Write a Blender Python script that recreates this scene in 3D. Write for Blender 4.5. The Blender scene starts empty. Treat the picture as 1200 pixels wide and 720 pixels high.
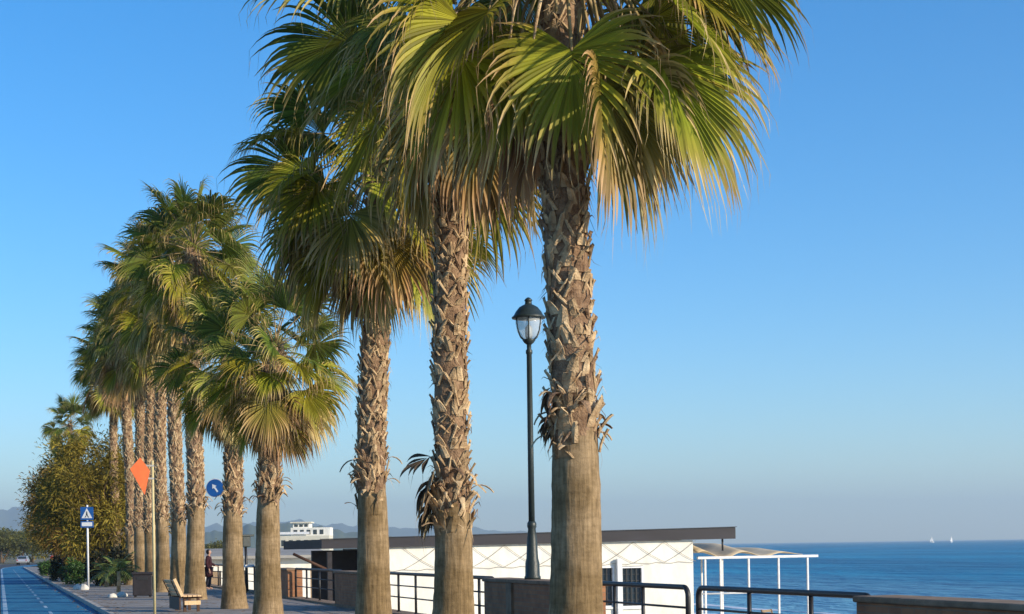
import bpy, bmesh, math, random
from mathutils import Vector, Matrix, noise
PI = math.pi
R = math.radians
S = bpy.context.scene
COL = S.collection
rng = random.Random(11)

# ------------------------------------------------------------------ camera
F = 1900.0                      # focal length in pixels of the 1200 px wide photograph
PSI = math.atan(600 / F)        # the road vanishes at the left edge of the frame
RHO = R(0.88)
EYE = 1.6
FWD = Vector((math.sin(PSI), math.cos(PSI), 0))
RGT = Vector((math.cos(PSI), -math.sin(PSI), 0))
UP = Vector((0, 0, 1))
EX = RGT * math.cos(RHO) - UP * math.sin(RHO)
EY = RGT * math.sin(RHO) + UP * math.cos(RHO)


def at(px, py, zc):
    """world point seen at photo pixel (px, py), zc metres in front of the lens"""
    u, v = (px - 600) / F, (641 - py) / F
    return Vector((0, 0, EYE)) + (FWD + EX * u + EY * v) * zc


def gp(px, zc):
    p = at(px, 641 + (600 - px) * math.tan(RHO) * -1 * -1, zc)
    return Vector((p.x, p.y, 0))


def zline(px, X):
    """depth of the line x = X (parallel to the road) at photo column px"""
    return F * X / (math.cos(PSI) * px)


def yline(px, X):
    return X / math.tan(math.atan((px - 600) / F) + PSI)


cam_d = bpy.data.cameras.new('camera')
cam = bpy.data.objects.new('camera', cam_d)
COL.objects.link(cam)
cam.matrix_world = Matrix(((EX.x, EY.x, -FWD.x, 0), (EX.y, EY.y, -FWD.y, 0), (EX.z, EY.z, -FWD.z, EYE), (0, 0, 0, 1)))
cam_d.sensor_width = 36
cam_d.lens = 36 * F / 1200
cam_d.shift_y = (641 - 360) / 1200
cam_d.clip_start = 0.1
cam_d.clip_end = 60000
S.camera = cam
S.render.resolution_x, S.render.resolution_y = 1024, 614

# ------------------------------------------------------------------ light
SUN_AZ, SUN_EL = R(137), R(20)
sdir = Vector((math.sin(SUN_AZ) * math.cos(SUN_EL), math.cos(SUN_AZ) * math.cos(SUN_EL), math.sin(SUN_EL)))
W = bpy.data.worlds.new('World')
S.world = W
W.use_nodes = True
nt = W.node_tree
nt.nodes.clear()
out = nt.nodes.new('ShaderNodeOutputWorld')
bg = nt.nodes.new('ShaderNodeBackground')
sky = nt.nodes.new('ShaderNodeTexSky')
sky.sky_type = 'NISHITA'
sky.sun_disc = False
sky.sun_elevation = SUN_EL
sky.sun_rotation = SUN_AZ
sky.altitude = 0
sky.air_density = 1.0
sky.dust_density = 0.3
sky.ozone_density = 5.0
bg.inputs['Strength'].default_value = 0.15
hs = nt.nodes.new('ShaderNodeHueSaturation')
hs.inputs['Saturation'].default_value = 1.25
nt.links.new(sky.outputs[0], hs.inputs['Color'])
nt.links.new(hs.outputs[0], bg.inputs['Color'])
nt.links.new(bg.outputs[0], out.inputs[0])
sl = bpy.data.lights.new('sun', 'SUN')
sl.energy = 4.6
sl.angle = R(0.5)
sl.color = (1.0, 0.86, 0.66)
so = bpy.data.objects.new('sun', sl)
COL.objects.link(so)
so.rotation_euler = sdir.to_track_quat('Z', 'Y').to_euler()
S.view_settings.view_transform = 'Standard'
S.view_settings.look = 'None'
S.view_settings.exposure = 0.5
S.view_settings.gamma = 1.0
S.cycles.max_bounces = 6
S.cycles.transparent_max_bounces = 8
S.cycles.volume_bounces = 0


# ------------------------------------------------------------------ materials
def new_mat(name):
    m = bpy.data.materials.new(name)
    m.use_nodes = True
    b = m.node_tree.nodes['Principled BSDF']
    return m, m.node_tree, b


def mat(name, c1, c2=None, scale=6.0, rough=0.7, bump=0.0, bscale=None, metal=0.0, spec=0.3, stretch=(1, 1, 1), detail=6.0, ramp=(0.35, 0.68)):
    m, t, b = new_mat(name)
    b.inputs['Roughness'].default_value = rough
    b.inputs['Metallic'].default_value = metal
    b.inputs['Specular IOR Level'].default_value = spec
    if c2 is None:
        c2 = tuple(x * 0.75 for x in c1)
    tc = t.nodes.new('ShaderNodeTexCoord')
    mp = t.nodes.new('ShaderNodeMapping')
    mp.inputs['Scale'].default_value = stretch
    t.links.new(tc.outputs['Object'], mp.inputs[0])
    n = t.nodes.new('ShaderNodeTexNoise')
    n.inputs['Scale'].default_value = scale
    n.inputs['Detail'].default_value = detail
    n.inputs['Roughness'].default_value = 0.65
    t.links.new(mp.outputs[0], n.inputs['Vector'])
    r = t.nodes.new('ShaderNodeValToRGB')
    r.color_ramp.elements[0].position, r.color_ramp.elements[1].position = ramp
    r.color_ramp.elements[0].color = (*c2, 1)
    r.color_ramp.elements[1].color = (*c1, 1)
    t.links.new(n.outputs['Fac'], r.inputs[0])
    t.links.new(r.outputs[0], b.inputs['Base Color'])
    if bump:
        n2 = t.nodes.new('ShaderNodeTexNoise')
        n2.inputs['Scale'].default_value = bscale or scale * 4
        n2.inputs['Detail'].default_value = 5
        t.links.new(mp.outputs[0], n2.inputs['Vector'])
        bp = t.nodes.new('ShaderNodeBump')
        bp.inputs['Strength'].default_value = bump
        bp.inputs['Distance'].default_value = 0.03
        t.links.new(n2.outputs['Fac'], bp.inputs['Height'])
        t.links.new(bp.outputs[0], b.inputs['Normal'])
    return m


def leaf_mat(name, stops, trans=0.36, rough=0.5, vary=0.5, hue=0.03):
    """stops: colours along a leaf segment, hub to tip"""
    m, t, b = new_mat(name)
    a = t.nodes.new('ShaderNodeAttribute'); a.attribute_name = 'tip'
    a2 = t.nodes.new('ShaderNodeAttribute'); a2.attribute_name = 'rnd'
    oi = t.nodes.new('ShaderNodeObjectInfo')
    # shift along the ramp with the segment's own random number: some tips dry further in
    ad = t.nodes.new('ShaderNodeMath'); ad.operation = 'MULTIPLY_ADD'
    ad.inputs[1].default_value = 0.22; ad.inputs[2].default_value = -0.11
    t.links.new(a2.outputs['Fac'], ad.inputs[0])
    ad3 = t.nodes.new('ShaderNodeMath'); ad3.operation = 'MULTIPLY_ADD'
    ad3.inputs[1].default_value = 0.22; ad3.inputs[2].default_value = -0.12
    t.links.new(oi.outputs['Random'], ad3.inputs[0])
    ad2 = t.nodes.new('ShaderNodeMath'); ad2.operation = 'ADD'
    t.links.new(ad.outputs[0], ad2.inputs[0]); t.links.new(a.outputs['Fac'], ad2.inputs[1])
    ad4 = t.nodes.new('ShaderNodeMath'); ad4.operation = 'ADD'
    t.links.new(ad2.outputs[0], ad4.inputs[0]); t.links.new(ad3.outputs[0], ad4.inputs[1])
    r = t.nodes.new('ShaderNodeValToRGB')
    el = r.color_ramp.elements
    el[0].position, el[0].color = stops[0][0], (*stops[0][1], 1)
    el[1].position, el[1].color = stops[-1][0], (*stops[-1][1], 1)
    for p, c in stops[1:-1]:
        e = el.new(p); e.color = (*c, 1)
    t.links.new(ad4.outputs[0], r.inputs[0])
    h = t.nodes.new('ShaderNodeHueSaturation')
    mr = t.nodes.new('ShaderNodeMapRange')
    mr.inputs['To Min'].default_value = 1 - vary; mr.inputs['To Max'].default_value = 1 + vary
    t.links.new(a2.outputs['Fac'], mr.inputs[0])
    mh = t.nodes.new('ShaderNodeMapRange')
    mh.inputs['To Min'].default_value = 0.5 - hue; mh.inputs['To Max'].default_value = 0.5 + hue
    t.links.new(oi.outputs['Random'], mh.inputs[0])
    t.links.new(mh.outputs[0], h.inputs['Hue'])
    t.links.new(mr.outputs[0], h.inputs['Value'])
    t.links.new(r.outputs[0], h.inputs['Color'])
    t.links.new(h.outputs[0], b.inputs['Base Color'])
    b.inputs['Roughness'].default_value = rough
    b.inputs['Specular IOR Level'].default_value = 0.22
    tr = t.nodes.new('ShaderNodeBsdfTranslucent')
    t.links.new(h.outputs[0], tr.inputs['Color'])
    mx = t.nodes.new('ShaderNodeMixShader')
    mx.inputs[0].default_value = trans
    t.links.new(b.outputs[0], mx.inputs[1]); t.links.new(tr.outputs[0], mx.inputs[2])
    t.links.new(mx.outputs[0], t.nodes['Material Output'].inputs[0])
    return m


M = {}
TAN = (0.50, 0.35, 0.17)
M['leaf_green'] = leaf_mat('palm_leaf_green', [(0.0, (0.165, 0.185, 0.026)), (0.55, (0.135, 0.17, 0.024)), (0.80, (0.22, 0.20, 0.04)), (0.95, (0.42, 0.30, 0.12))])
M['leaf_lime'] = leaf_mat('palm_leaf_lime', [(0.0, (0.36, 0.36, 0.03)), (0.5, (0.30, 0.31, 0.028)), (0.76, (0.36, 0.29, 0.055)), (0.92, TAN)])
M['leaf_yellow'] = leaf_mat('palm_leaf_yellow', [(0.0, (0.29, 0.27, 0.045)), (0.4, (0.26, 0.215, 0.04)), (0.65, (0.36, 0.25, 0.08)), (0.9, TAN)])
M['leaf_dead'] = leaf_mat('palm_leaf_dry', [(0.0, (0.26, 0.16, 0.07)), (0.5, (0.30, 0.19, 0.08)), (1.0, (0.42, 0.29, 0.15))], trans=0.15, rough=0.75)
M['leaf_dark'] = leaf_mat('palm_leaf_old', [(0.0, (0.10, 0.068, 0.042)), (0.6, (0.11, 0.08, 0.05)), (1.0, (0.2, 0.14, 0.085))], trans=0.1, rough=0.7)
M['petiole'] = mat('palm_petiole', (0.42, 0.30, 0.15), (0.20, 0.15, 0.05), scale=5, rough=0.5)
M['boot'] = mat('palm_leaf_base', (0.62, 0.46, 0.27), (0.26, 0.15, 0.07), scale=6, rough=0.85, bump=0.6, bscale=45, ramp=(0.33, 0.62))


def trunk_mat():
    m, t, b = new_mat('palm_bark')
    tc = t.nodes.new('ShaderNodeTexCoord')
    mp = t.nodes.new('ShaderNodeMapping'); mp.inputs['Scale'].default_value = (2.6, 2.6, 3.4)
    t.links.new(tc.outputs['Object'], mp.inputs[0])
    n = t.nodes.new('ShaderNodeTexNoise'); n.inputs['Scale'].default_value = 3.2; n.inputs['Detail'].default_value = 8; n.inputs['Roughness'].default_value = 0.7
    t.links.new(mp.outputs[0], n.inputs['Vector'])
    mp2 = t.nodes.new('ShaderNodeMapping'); mp2.inputs['Scale'].default_value = (11, 11, 1.1)
    t.links.new(tc.outputs['Object'], mp2.inputs[0])
    n2 = t.nodes.new('ShaderNodeTexNoise'); n2.inputs['Scale'].default_value = 2.4; n2.inputs['Detail'].default_value = 6
    t.links.new(mp2.outputs[0], n2.inputs['Vector'])
    n3 = t.nodes.new('ShaderNodeTexNoise'); n3.inputs['Scale'].default_value = 1.3; n3.inputs['Detail'].default_value = 3
    t.links.new(tc.outputs['Object'], n3.inputs['Vector'])
    mx = t.nodes.new('ShaderNodeMix'); mx.data_type = 'FLOAT'; mx.inputs[0].default_value = 0.5
    t.links.new(n.outputs['Fac'], mx.inputs[2]); t.links.new(n2.outputs['Fac'], mx.inputs[3])
    r = t.nodes.new('ShaderNodeValToRGB')
    r.color_ramp.elements[0].position, r.color_ramp.elements[1].position = 0.36, 0.62
    r.color_ramp.elements[0].color = (0.17, 0.118, 0.062, 1); r.color_ramp.elements[1].color = (0.37, 0.265, 0.15, 1)
    t.links.new(mx.outputs[0], r.inputs[0])
    m2 = t.nodes.new('ShaderNodeMix'); m2.data_type = 'RGBA'; m2.blend_type = 'MULTIPLY'; m2.inputs[0].default_value = 0.75
    r3 = t.nodes.new('ShaderNodeValToRGB')
    r3.color_ramp.elements[0].position, r3.color_ramp.elements[1].position = 0.42, 0.58
    r3.color_ramp.elements[0].color = (0.58, 0.54, 0.43, 1); r3.color_ramp.elements[1].color = (1, 1, 1, 1)
    t.links.new(n3.outputs['Fac'], r3.inputs[0])
    t.links.new(r.outputs[0], m2.inputs[6]); t.links.new(r3.outputs[0], m2.inputs[7])
    wv = t.nodes.new('ShaderNodeTexWave'); wv.wave_type = 'BANDS'; wv.bands_direction = 'Z'; wv.wave_profile = 'SAW'
    wv.inputs['Scale'].default_value = 3.3; wv.inputs['Distortion'].default_value = 3.2; wv.inputs['Detail'].default_value = 4; wv.inputs['Detail Scale'].default_value = 2.2; wv.inputs['Detail Roughness'].default_value = .7
    t.links.new(tc.outputs['Object'], wv.inputs['Vector'])
    rw = t.nodes.new('ShaderNodeValToRGB')
    rw.color_ramp.elements[0].position, rw.color_ramp.elements[1].position = 0.02, 0.3
    rw.color_ramp.elements[0].color = (0.55, 0.5, 0.45, 1); rw.color_ramp.elements[1].color = (1, 1, 1, 1)
    t.links.new(wv.outputs['Fac'], rw.inputs[0])
    m4 = t.nodes.new('ShaderNodeMix'); m4.data_type = 'RGBA'; m4.blend_type = 'MULTIPLY'; m4.inputs[0].default_value = 0.22
    t.links.new(m2.outputs[2], m4.inputs[6]); t.links.new(rw.outputs[0], m4.inputs[7])
    vo = t.nodes.new('ShaderNodeTexVoronoi'); vo.feature = 'DISTANCE_TO_EDGE'; vo.inputs['Scale'].default_value = 1.0
    mp3 = t.nodes.new('ShaderNodeMapping'); mp3.inputs['Scale'].default_value = (9, 9, 1.5)
    t.links.new(tc.outputs['Object'], mp3.inputs[0])
    vad = t.nodes.new('ShaderNodeMix'); vad.data_type = 'RGBA'; vad.blend_type = 'ADD'; vad.inputs[0].default_value = 1.2
    t.links.new(mp3.outputs[0], vad.inputs[6]); t.links.new(n3.outputs['Color'], vad.inputs[7]); t.links.new(vad.outputs[2], vo.inputs['Vector'])
    rv = t.nodes.new('ShaderNodeValToRGB')
    rv.color_ramp.elements[0].position, rv.color_ramp.elements[1].position = 0.0, 0.07
    rv.color_ramp.elements[0].color = (0.4, 0.36, 0.3, 1); rv.color_ramp.elements[1].color = (1, 1, 1, 1)
    t.links.new(vo.outputs['Distance'], rv.inputs[0])
    m5 = t.nodes.new('ShaderNodeMix'); m5.data_type = 'RGBA'; m5.blend_type = 'MULTIPLY'; m5.inputs[0].default_value = 0.18
    t.links.new(m4.outputs[2], m5.inputs[6]); t.links.new(rv.outputs[0], m5.inputs[7])
    t.links.new(m5.outputs[2], b.inputs['Base Color'])
    bp = t.nodes.new('ShaderNodeBump'); bp.inputs['Strength'].default_value = 0.7; bp.inputs['Distance'].default_value = 0.03
    t.links.new(mx.outputs[0], bp.inputs['Height']); t.links.new(bp.outputs[0], b.inputs['Normal'])
    b.inputs['Roughness'].default_value = 0.9; b.inputs['Specular IOR Level'].default_value = 0.15
    return m


M['bark'] = trunk_mat()
M['boot_dark'] = mat('weathered_leaf_base', (0.45, 0.32, 0.18), (0.17, 0.105, 0.055), scale=6, rough=0.9, bump=0.6, bscale=45, ramp=(.33, .62))
M['fibre'] = mat('palm_trunk_fibre', (0.36, 0.235, 0.14), (0.14, 0.08, 0.045), scale=9, rough=0.95, bump=0.8, bscale=40)
M['asphalt'] = mat('asphalt', (0.075, 0.075, 0.078), (0.045, 0.045, 0.05), scale=1.5, rough=0.9, bump=0.3, bscale=90)
M['blue_path'] = mat('blue_cycle_surface', (0.022, 0.165, 0.29), (0.012, 0.10, 0.205), scale=0.45, rough=0.75, bump=0.25, bscale=70, stretch=(2.2, .5, 1), detail=9, ramp=(.3, .6))
M['paint'] = mat('white_road_paint', (0.45, 0.52, 0.58), (0.10, 0.28, 0.42), scale=3, rough=0.8)
M['kerb'] = mat('kerb_stone', (0.46, 0.43, 0.38), (0.3, 0.28, 0.25), scale=3, rough=0.9, bump=0.3)
M['sand'] = mat('sand', (0.58, 0.55, 0.49), (0.46, 0.43, 0.37), scale=0.35, rough=0.95, bump=0.5, bscale=6)
M['soil'] = mat('dry_ground', (0.20, 0.17, 0.11), (0.10, 0.10, 0.05), scale=0.2, rough=0.95)
M['hill'] = mat('hill_scrub', (0.10, 0.12, 0.06), (0.05, 0.075, 0.035), scale=0.012, rough=1.0)
M['white_wall'] = mat('white_render', (0.78, 0.765, 0.69), (0.62, 0.60, 0.53), scale=1.6, rough=0.85, bump=0.15, bscale=30, stretch=(1, 1, .35), ramp=(.28, .6))
M['cream_wall'] = mat('cream_render', (0.66, 0.62, 0.50), (0.55, 0.52, 0.42), scale=0.4, rough=0.9)
M['fascia'] = mat('grey_roof_sheet', (0.034, 0.033, 0.04), (0.024, 0.023, 0.028), scale=0.9, rough=0.6, stretch=(0.4, 1, 2))
M['grey_roof'] = mat('pale_grey_roof', (0.36, 0.35, 0.32), (0.26, 0.25, 0.23), scale=0.8, rough=0.85)
M['dark_metal'] = mat('dark_painted_metal', (0.022, 0.022, 0.024), (0.013, 0.012, 0.012), scale=9, rough=0.45, spec=0.5)
M['lamp_metal'] = mat('dark_green_cast_iron', (0.022, 0.036, 0.035), (0.014, 0.022, 0.022), scale=12, rough=0.45, spec=0.5, bump=0.15)
M['white_metal'] = mat('white_painted_metal', (0.78, 0.79, 0.79), (0.62, 0.63, 0.64), scale=4, rough=0.5)
M['grey_metal'] = mat('galvanised_metal', (0.42, 0.42, 0.41), (0.30, 0.30, 0.30), scale=8, rough=0.45, metal=0.3)
M['pole_yellow'] = mat('pale_yellow_pole', (0.62, 0.54, 0.30), (0.5, 0.42, 0.22), scale=4, rough=0.6)
M['brick'] = None
M['cap'] = mat('weathered_coping', (0.30, 0.21, 0.14), (0.16, 0.11, 0.07), scale=2.5, rough=0.9, bump=0.4)
M['orange'] = mat('orange_sign_face', (0.80, 0.17, 0.045), (0.66, 0.13, 0.04), scale=3, rough=0.5)
M['blue_sign'] = mat('blue_sign_face', (0.015, 0.11, 0.38), (0.012, 0.085, 0.30), scale=4, rough=0.35)
M['white_sign'] = mat('white_sign_face', (0.75, 0.78, 0.80), (0.65, 0.68, 0.7), scale=4, rough=0.4)
M['wood'] = mat('varnished_wood', (0.78, 0.56, 0.34), (0.62, 0.42, 0.22), scale=4, rough=0.55, stretch=(6, 0.7, 6), bump=0.15)
M['dark_wood'] = mat('dark_wood_and_bench_shade', (0.09, 0.045, 0.025), (0.05, 0.022, 0.015), scale=4, rough=0.6, stretch=(6, 0.7, 6))  # also carries the shade painted on the bench's back
M['grey_wood'] = mat('driftwood', (0.34, 0.25, 0.16), (0.2, 0.14, 0.09), scale=4, rough=0.8, stretch=(6, 1, 6))
M['fabric'] = mat('beige_shade_cloth', (0.74, 0.60, 0.40), (0.58, 0.46, 0.29), scale=1.5, rough=0.9)
M['rope'] = mat('weathered_rope', (0.42, 0.37, 0.29), (0.2, 0.17, 0.13), scale=20, rough=0.9)
M['bin'] = mat('litter_bin_and_porch_shade', (0.030, 0.026, 0.030), (0.018, 0.016, 0.018), scale=6, rough=0.55)  # also serves as painted shade on the porch parts
M['maroon'] = mat('dark_maroon_cloth', (0.050, 0.012, 0.016), (0.026, 0.007, 0.01), scale=9, rough=0.9)
M['navy'] = mat('navy_cloth', (0.015, 0.017, 0.03), (0.01, 0.01, 0.018), scale=9, rough=0.9)
M['red_cloth'] = mat('red_cloth', (0.45, 0.05, 0.04), (0.32, 0.04, 0.03), scale=9, rough=0.85)
M['pale_cloth'] = mat('pale_cloth', (0.55, 0.5, 0.42), (0.42, 0.38, 0.32), scale=9, rough=0.85)
M['skin'] = mat('skin', (0.50, 0.30, 0.21), (0.45, 0.26, 0.18), scale=9, rough=0.55)
M['hair'] = mat('dark_hair', (0.022, 0.015, 0.011), (0.012, 0.009, 0.007), scale=30, rough=0.5)
M['stone'] = mat('white_stone', (0.68, 0.66, 0.60), (0.5, 0.48, 0.43), scale=5, rough=0.9, bump=0.4)
M['rubber'] = mat('tyre_rubber', (0.02, 0.02, 0.02), rough=0.9)
M['car_white'] = mat('white_car_paint', (0.78, 0.78, 0.78), (0.74, 0.74, 0.74), scale=2, rough=0.25, spec=0.5)
M['car_silver'] = mat('silver_car_paint', (0.55, 0.56, 0.58), (0.5, 0.5, 0.52), scale=2, rough=0.3, metal=0.5)
M['dark_glass'] = mat('dark_window_glass', (0.03, 0.045, 0.055), (0.02, 0.03, 0.04), scale=1, rough=0.08, spec=0.6)
M['red_lens'] = mat('red_lamp_lens', (0.4, 0.02, 0.02), rough=0.2)
M['sail'] = mat('white_sail', (0.82, 0.82, 0.80), (0.76, 0.76, 0.74), scale=1, rough=0.8)
M['tam_bark'] = mat('tamarisk_bark', (0.20, 0.13, 0.075), (0.10, 0.065, 0.04), scale=4, rough=0.95, stretch=(3, 3, 0.6), bump=0.6)
M['tam_leaf'] = leaf_mat('tamarisk_foliage', [(0.0, (0.22, 0.145, 0.022)), (0.5, (0.25, 0.18, 0.027)), (1.0, (0.29, 0.22, 0.042))], trans=0.3, rough=0.7, vary=0.55, hue=0.02)
M['olive_leaf'] = leaf_mat('olive_foliage', [(0.0, (0.10, 0.11, 0.03)), (1.0, (0.17, 0.16, 0.05))], trans=0.3, rough=0.7, vary=0.55, hue=0.03)
M['shrub_leaf'] = leaf_mat('shrub_foliage', [(0.0, (0.035, 0.10, 0.025)), (1.0, (0.08, 0.17, 0.04))], trans=0.3, rough=0.5, vary=0.5, hue=0.03)
M['dark_shrub_leaf'] = leaf_mat('dark_shrub_foliage', [(0.0, (0.02, 0.028, 0.012)), (1.0, (0.05, 0.05, 0.022))], trans=0.2, rough=0.6, vary=0.5, hue=0.03)
M['young_leaf'] = leaf_mat('young_palm_leaf', [(0.0, (0.08, 0.13, 0.03)), (0.8, (0.16, 0.20, 0.05)), (1.0, (0.3, 0.27, 0.1))], trans=0.3, rough=0.4, vary=0.4)


def brick_mat(name, c1, c2, mortar, sc):
    m, t, b = new_mat(name)
    tc = t.nodes.new('ShaderNodeTexCoord')
    sp = t.nodes.new('ShaderNodeSeparateXYZ'); t.links.new(tc.outputs['Object'], sp.inputs[0])
    cb = t.nodes.new('ShaderNodeCombineXYZ')
    t.links.new(sp.outputs['Y'], cb.inputs['X']); t.links.new(sp.outputs['Z'], cb.inputs['Y'])
    br = t.nodes.new('ShaderNodeTexBrick')
    br.inputs['Color1'].default_value = (*c1, 1); br.inputs['Color2'].default_value = (*c2, 1); br.inputs['Mortar'].default_value = (*mortar, 1)
    br.inputs['Scale'].default_value = sc; br.inputs['Mortar Size'].default_value = 0.014
    br.inputs['Brick Width'].default_value = 0.5; br.inputs['Row Height'].default_value = 0.15
    t.links.new(cb.outputs[0], br.inputs['Vector'])
    n = t.nodes.new('ShaderNodeTexNoise'); n.inputs['Scale'].default_value = 3; n.inputs['Detail'].default_value = 6
    t.links.new(tc.outputs['Object'], n.inputs['Vector'])
    mx = t.nodes.new('ShaderNodeMix'); mx.data_type = 'RGBA'; mx.blend_type = 'MULTIPLY'; mx.inputs[0].default_value = 0.7
    t.links.new(br.outputs['Color'], mx.inputs[6]); t.links.new(n.outputs['Fac'], mx.inputs[7])
    t.links.new(mx.outputs[2], b.inputs['Base Color'])
    b.inputs['Roughness'].default_value = 0.9
    bp = t.nodes.new('ShaderNodeBump'); bp.inputs['Strength'].default_value = 0.5; bp.inputs['Distance'].default_value = 0.01
    t.links.new(br.outputs['Fac'], bp.inputs['Height']); bp.invert = True
    t.links.new(bp.outputs[0], b.inputs['Normal'])
    return m


M['brick'] = brick_mat('red_brown_brick', (0.52, 0.24, 0.11), (0.42, 0.18, 0.085), (0.33, 0.22, 0.14), 2.0)


def paver_mat():
    m, t, b = new_mat('promenade_pavers')
    tc = t.nodes.new('ShaderNodeTexCoord')
    br = t.nodes.new('ShaderNodeTexBrick')
    br.inputs['Color1'].default_value = (0.33, 0.30, 0.27, 1); br.inputs['Color2'].default_value = (0.26, 0.24, 0.22, 1); br.inputs['Mortar'].default_value = (0.13, 0.12, 0.11, 1)
    br.inputs['Scale'].default_value = 1.6; br.inputs['Mortar Size'].default_value = 0.012
    t.links.new(tc.outputs['Object'], br.inputs['Vector'])
    n = t.nodes.new('ShaderNodeTexNoise'); n.inputs['Scale'].default_value = 0.7; n.inputs['Detail'].default_value = 7
    t.links.new(tc.outputs['Object'], n.inputs['Vector'])
    r = t.nodes.new('ShaderNodeValToRGB'); r.color_ramp.elements[0].position = 0.3; r.color_ramp.elements[1].position = 0.7
    r.color_ramp.elements[0].color = (0.6, 0.58, 0.55, 1); r.color_ramp.elements[1].color = (1.1, 1.08, 1.05, 1)
    t.links.new(n.outputs['Fac'], r.inputs[0])
    mx = t.nodes.new('ShaderNodeMix'); mx.data_type = 'RGBA'; mx.blend_type = 'MULTIPLY'; mx.inputs[0].default_value = 1
    t.links.new(br.outputs['Color'], mx.inputs[6]); t.links.new(r.outputs[0], mx.inputs[7])
    t.links.new(mx.outputs[2], b.inputs['Base Color'])
    b.inputs['Roughness'].default_value = 0.85
    return m


M['pavers'] = paver_mat()


def sea_mat():
    m, t, b = new_mat('sea_water')
    tc = t.nodes.new('ShaderNodeTexCoord')
    hs = []
    for sc, st in ((0.9, (1, 0.35, 1)), (0.12, (1, 0.3, 1)), (0.02, (1, 0.4, 1))):
        mp = t.nodes.new('ShaderNodeMapping'); mp.inputs['Scale'].default_value = st; mp.inputs['Rotation'].default_value = (0, 0, 0.3)
        t.links.new(tc.outputs['Object'], mp.inputs[0])
        n = t.nodes.new('ShaderNodeTexNoise'); n.inputs['Scale'].default_value = sc; n.inputs['Detail'].default_value = 5
        t.links.new(mp.outputs[0], n.inputs['Vector'])
        hs.append(n)
    a = t.nodes.new('ShaderNodeMath'); a.operation = 'MULTIPLY_ADD'; a.inputs[1].default_value = 4.0
    t.links.new(hs[1].outputs['Fac'], a.inputs[0]); t.links.new(hs[0].outputs['Fac'], a.inputs[2])
    bp = t.nodes.new('ShaderNodeBump'); bp.inputs['Strength'].default_value = 1.0; bp.inputs['Distance'].default_value = 0.8
    t.links.new(a.outputs[0], bp.inputs['Height']); t.links.new(bp.outputs[0], b.inputs['Normal'])
    r = t.nodes.new('ShaderNodeValToRGB')
    r.color_ramp.elements[0].position, r.color_ramp.elements[1].position = 0.38, 0.64
    r.color_ramp.elements[0].color = (0.001, 0.12, 0.24, 1); r.color_ramp.elements[1].color = (0.003, 0.22, 0.38, 1)
    t.links.new(hs[2].outputs['Fac'], r.inputs[0])
    # shallow water over sand is paler
    sp = t.nodes.new('ShaderNodeSeparateXYZ'); t.links.new(tc.outputs['Object'], sp.inputs[0])
    mr = t.nodes.new('ShaderNodeMapRange'); mr.inputs['From Min'].default_value = 36; mr.inputs['From Max'].default_value = 105
    mr.inputs['To Min'].default_value = 0.75; mr.inputs['To Max'].default_value = 0
    t.links.new(sp.outputs['X'], mr.inputs[0])
    mx = t.nodes.new('ShaderNodeMix'); mx.data_type = 'RGBA'
    t.links.new(mr.outputs[0], mx.inputs[0]); t.links.new(r.outputs[0], mx.inputs[6]); mx.inputs[7].default_value = (0.20, 0.40, 0.50, 1)
    t.links.new(mx.outputs[2], b.inputs['Base Color'])
    b.inputs['Roughness'].default_value = 0.35
    b.inputs['IOR'].default_value = 1.33
    b.inputs['Specular IOR Level'].default_value = 0.08
    return m


M['sea'] = sea_mat()
M['foam'] = mat('sea_foam', (0.80, 0.82, 0.84), (0.55, 0.62, 0.68), scale=0.5, rough=0.9)


def glass_mat():
    m, t, b = new_mat('lantern_glass')
    tr = t.nodes.new('ShaderNodeBsdfTransparent'); tr.inputs[0].default_value = (0.86, 0.9, 0.92, 1)
    b.inputs['Base Color'].default_value = (0.75, 0.8, 0.82, 1); b.inputs['Roughness'].default_value = 0.12
    mx = t.nodes.new('ShaderNodeMixShader'); mx.inputs[0].default_value = 0.62
    t.links.new(b.outputs[0], mx.inputs[1]); t.links.new(tr.outputs[0], mx.inputs[2])
    t.links.new(mx.outputs[0], t.nodes['Material Output'].inputs[0])
    return m


M['glass'] = glass_mat()


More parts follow.
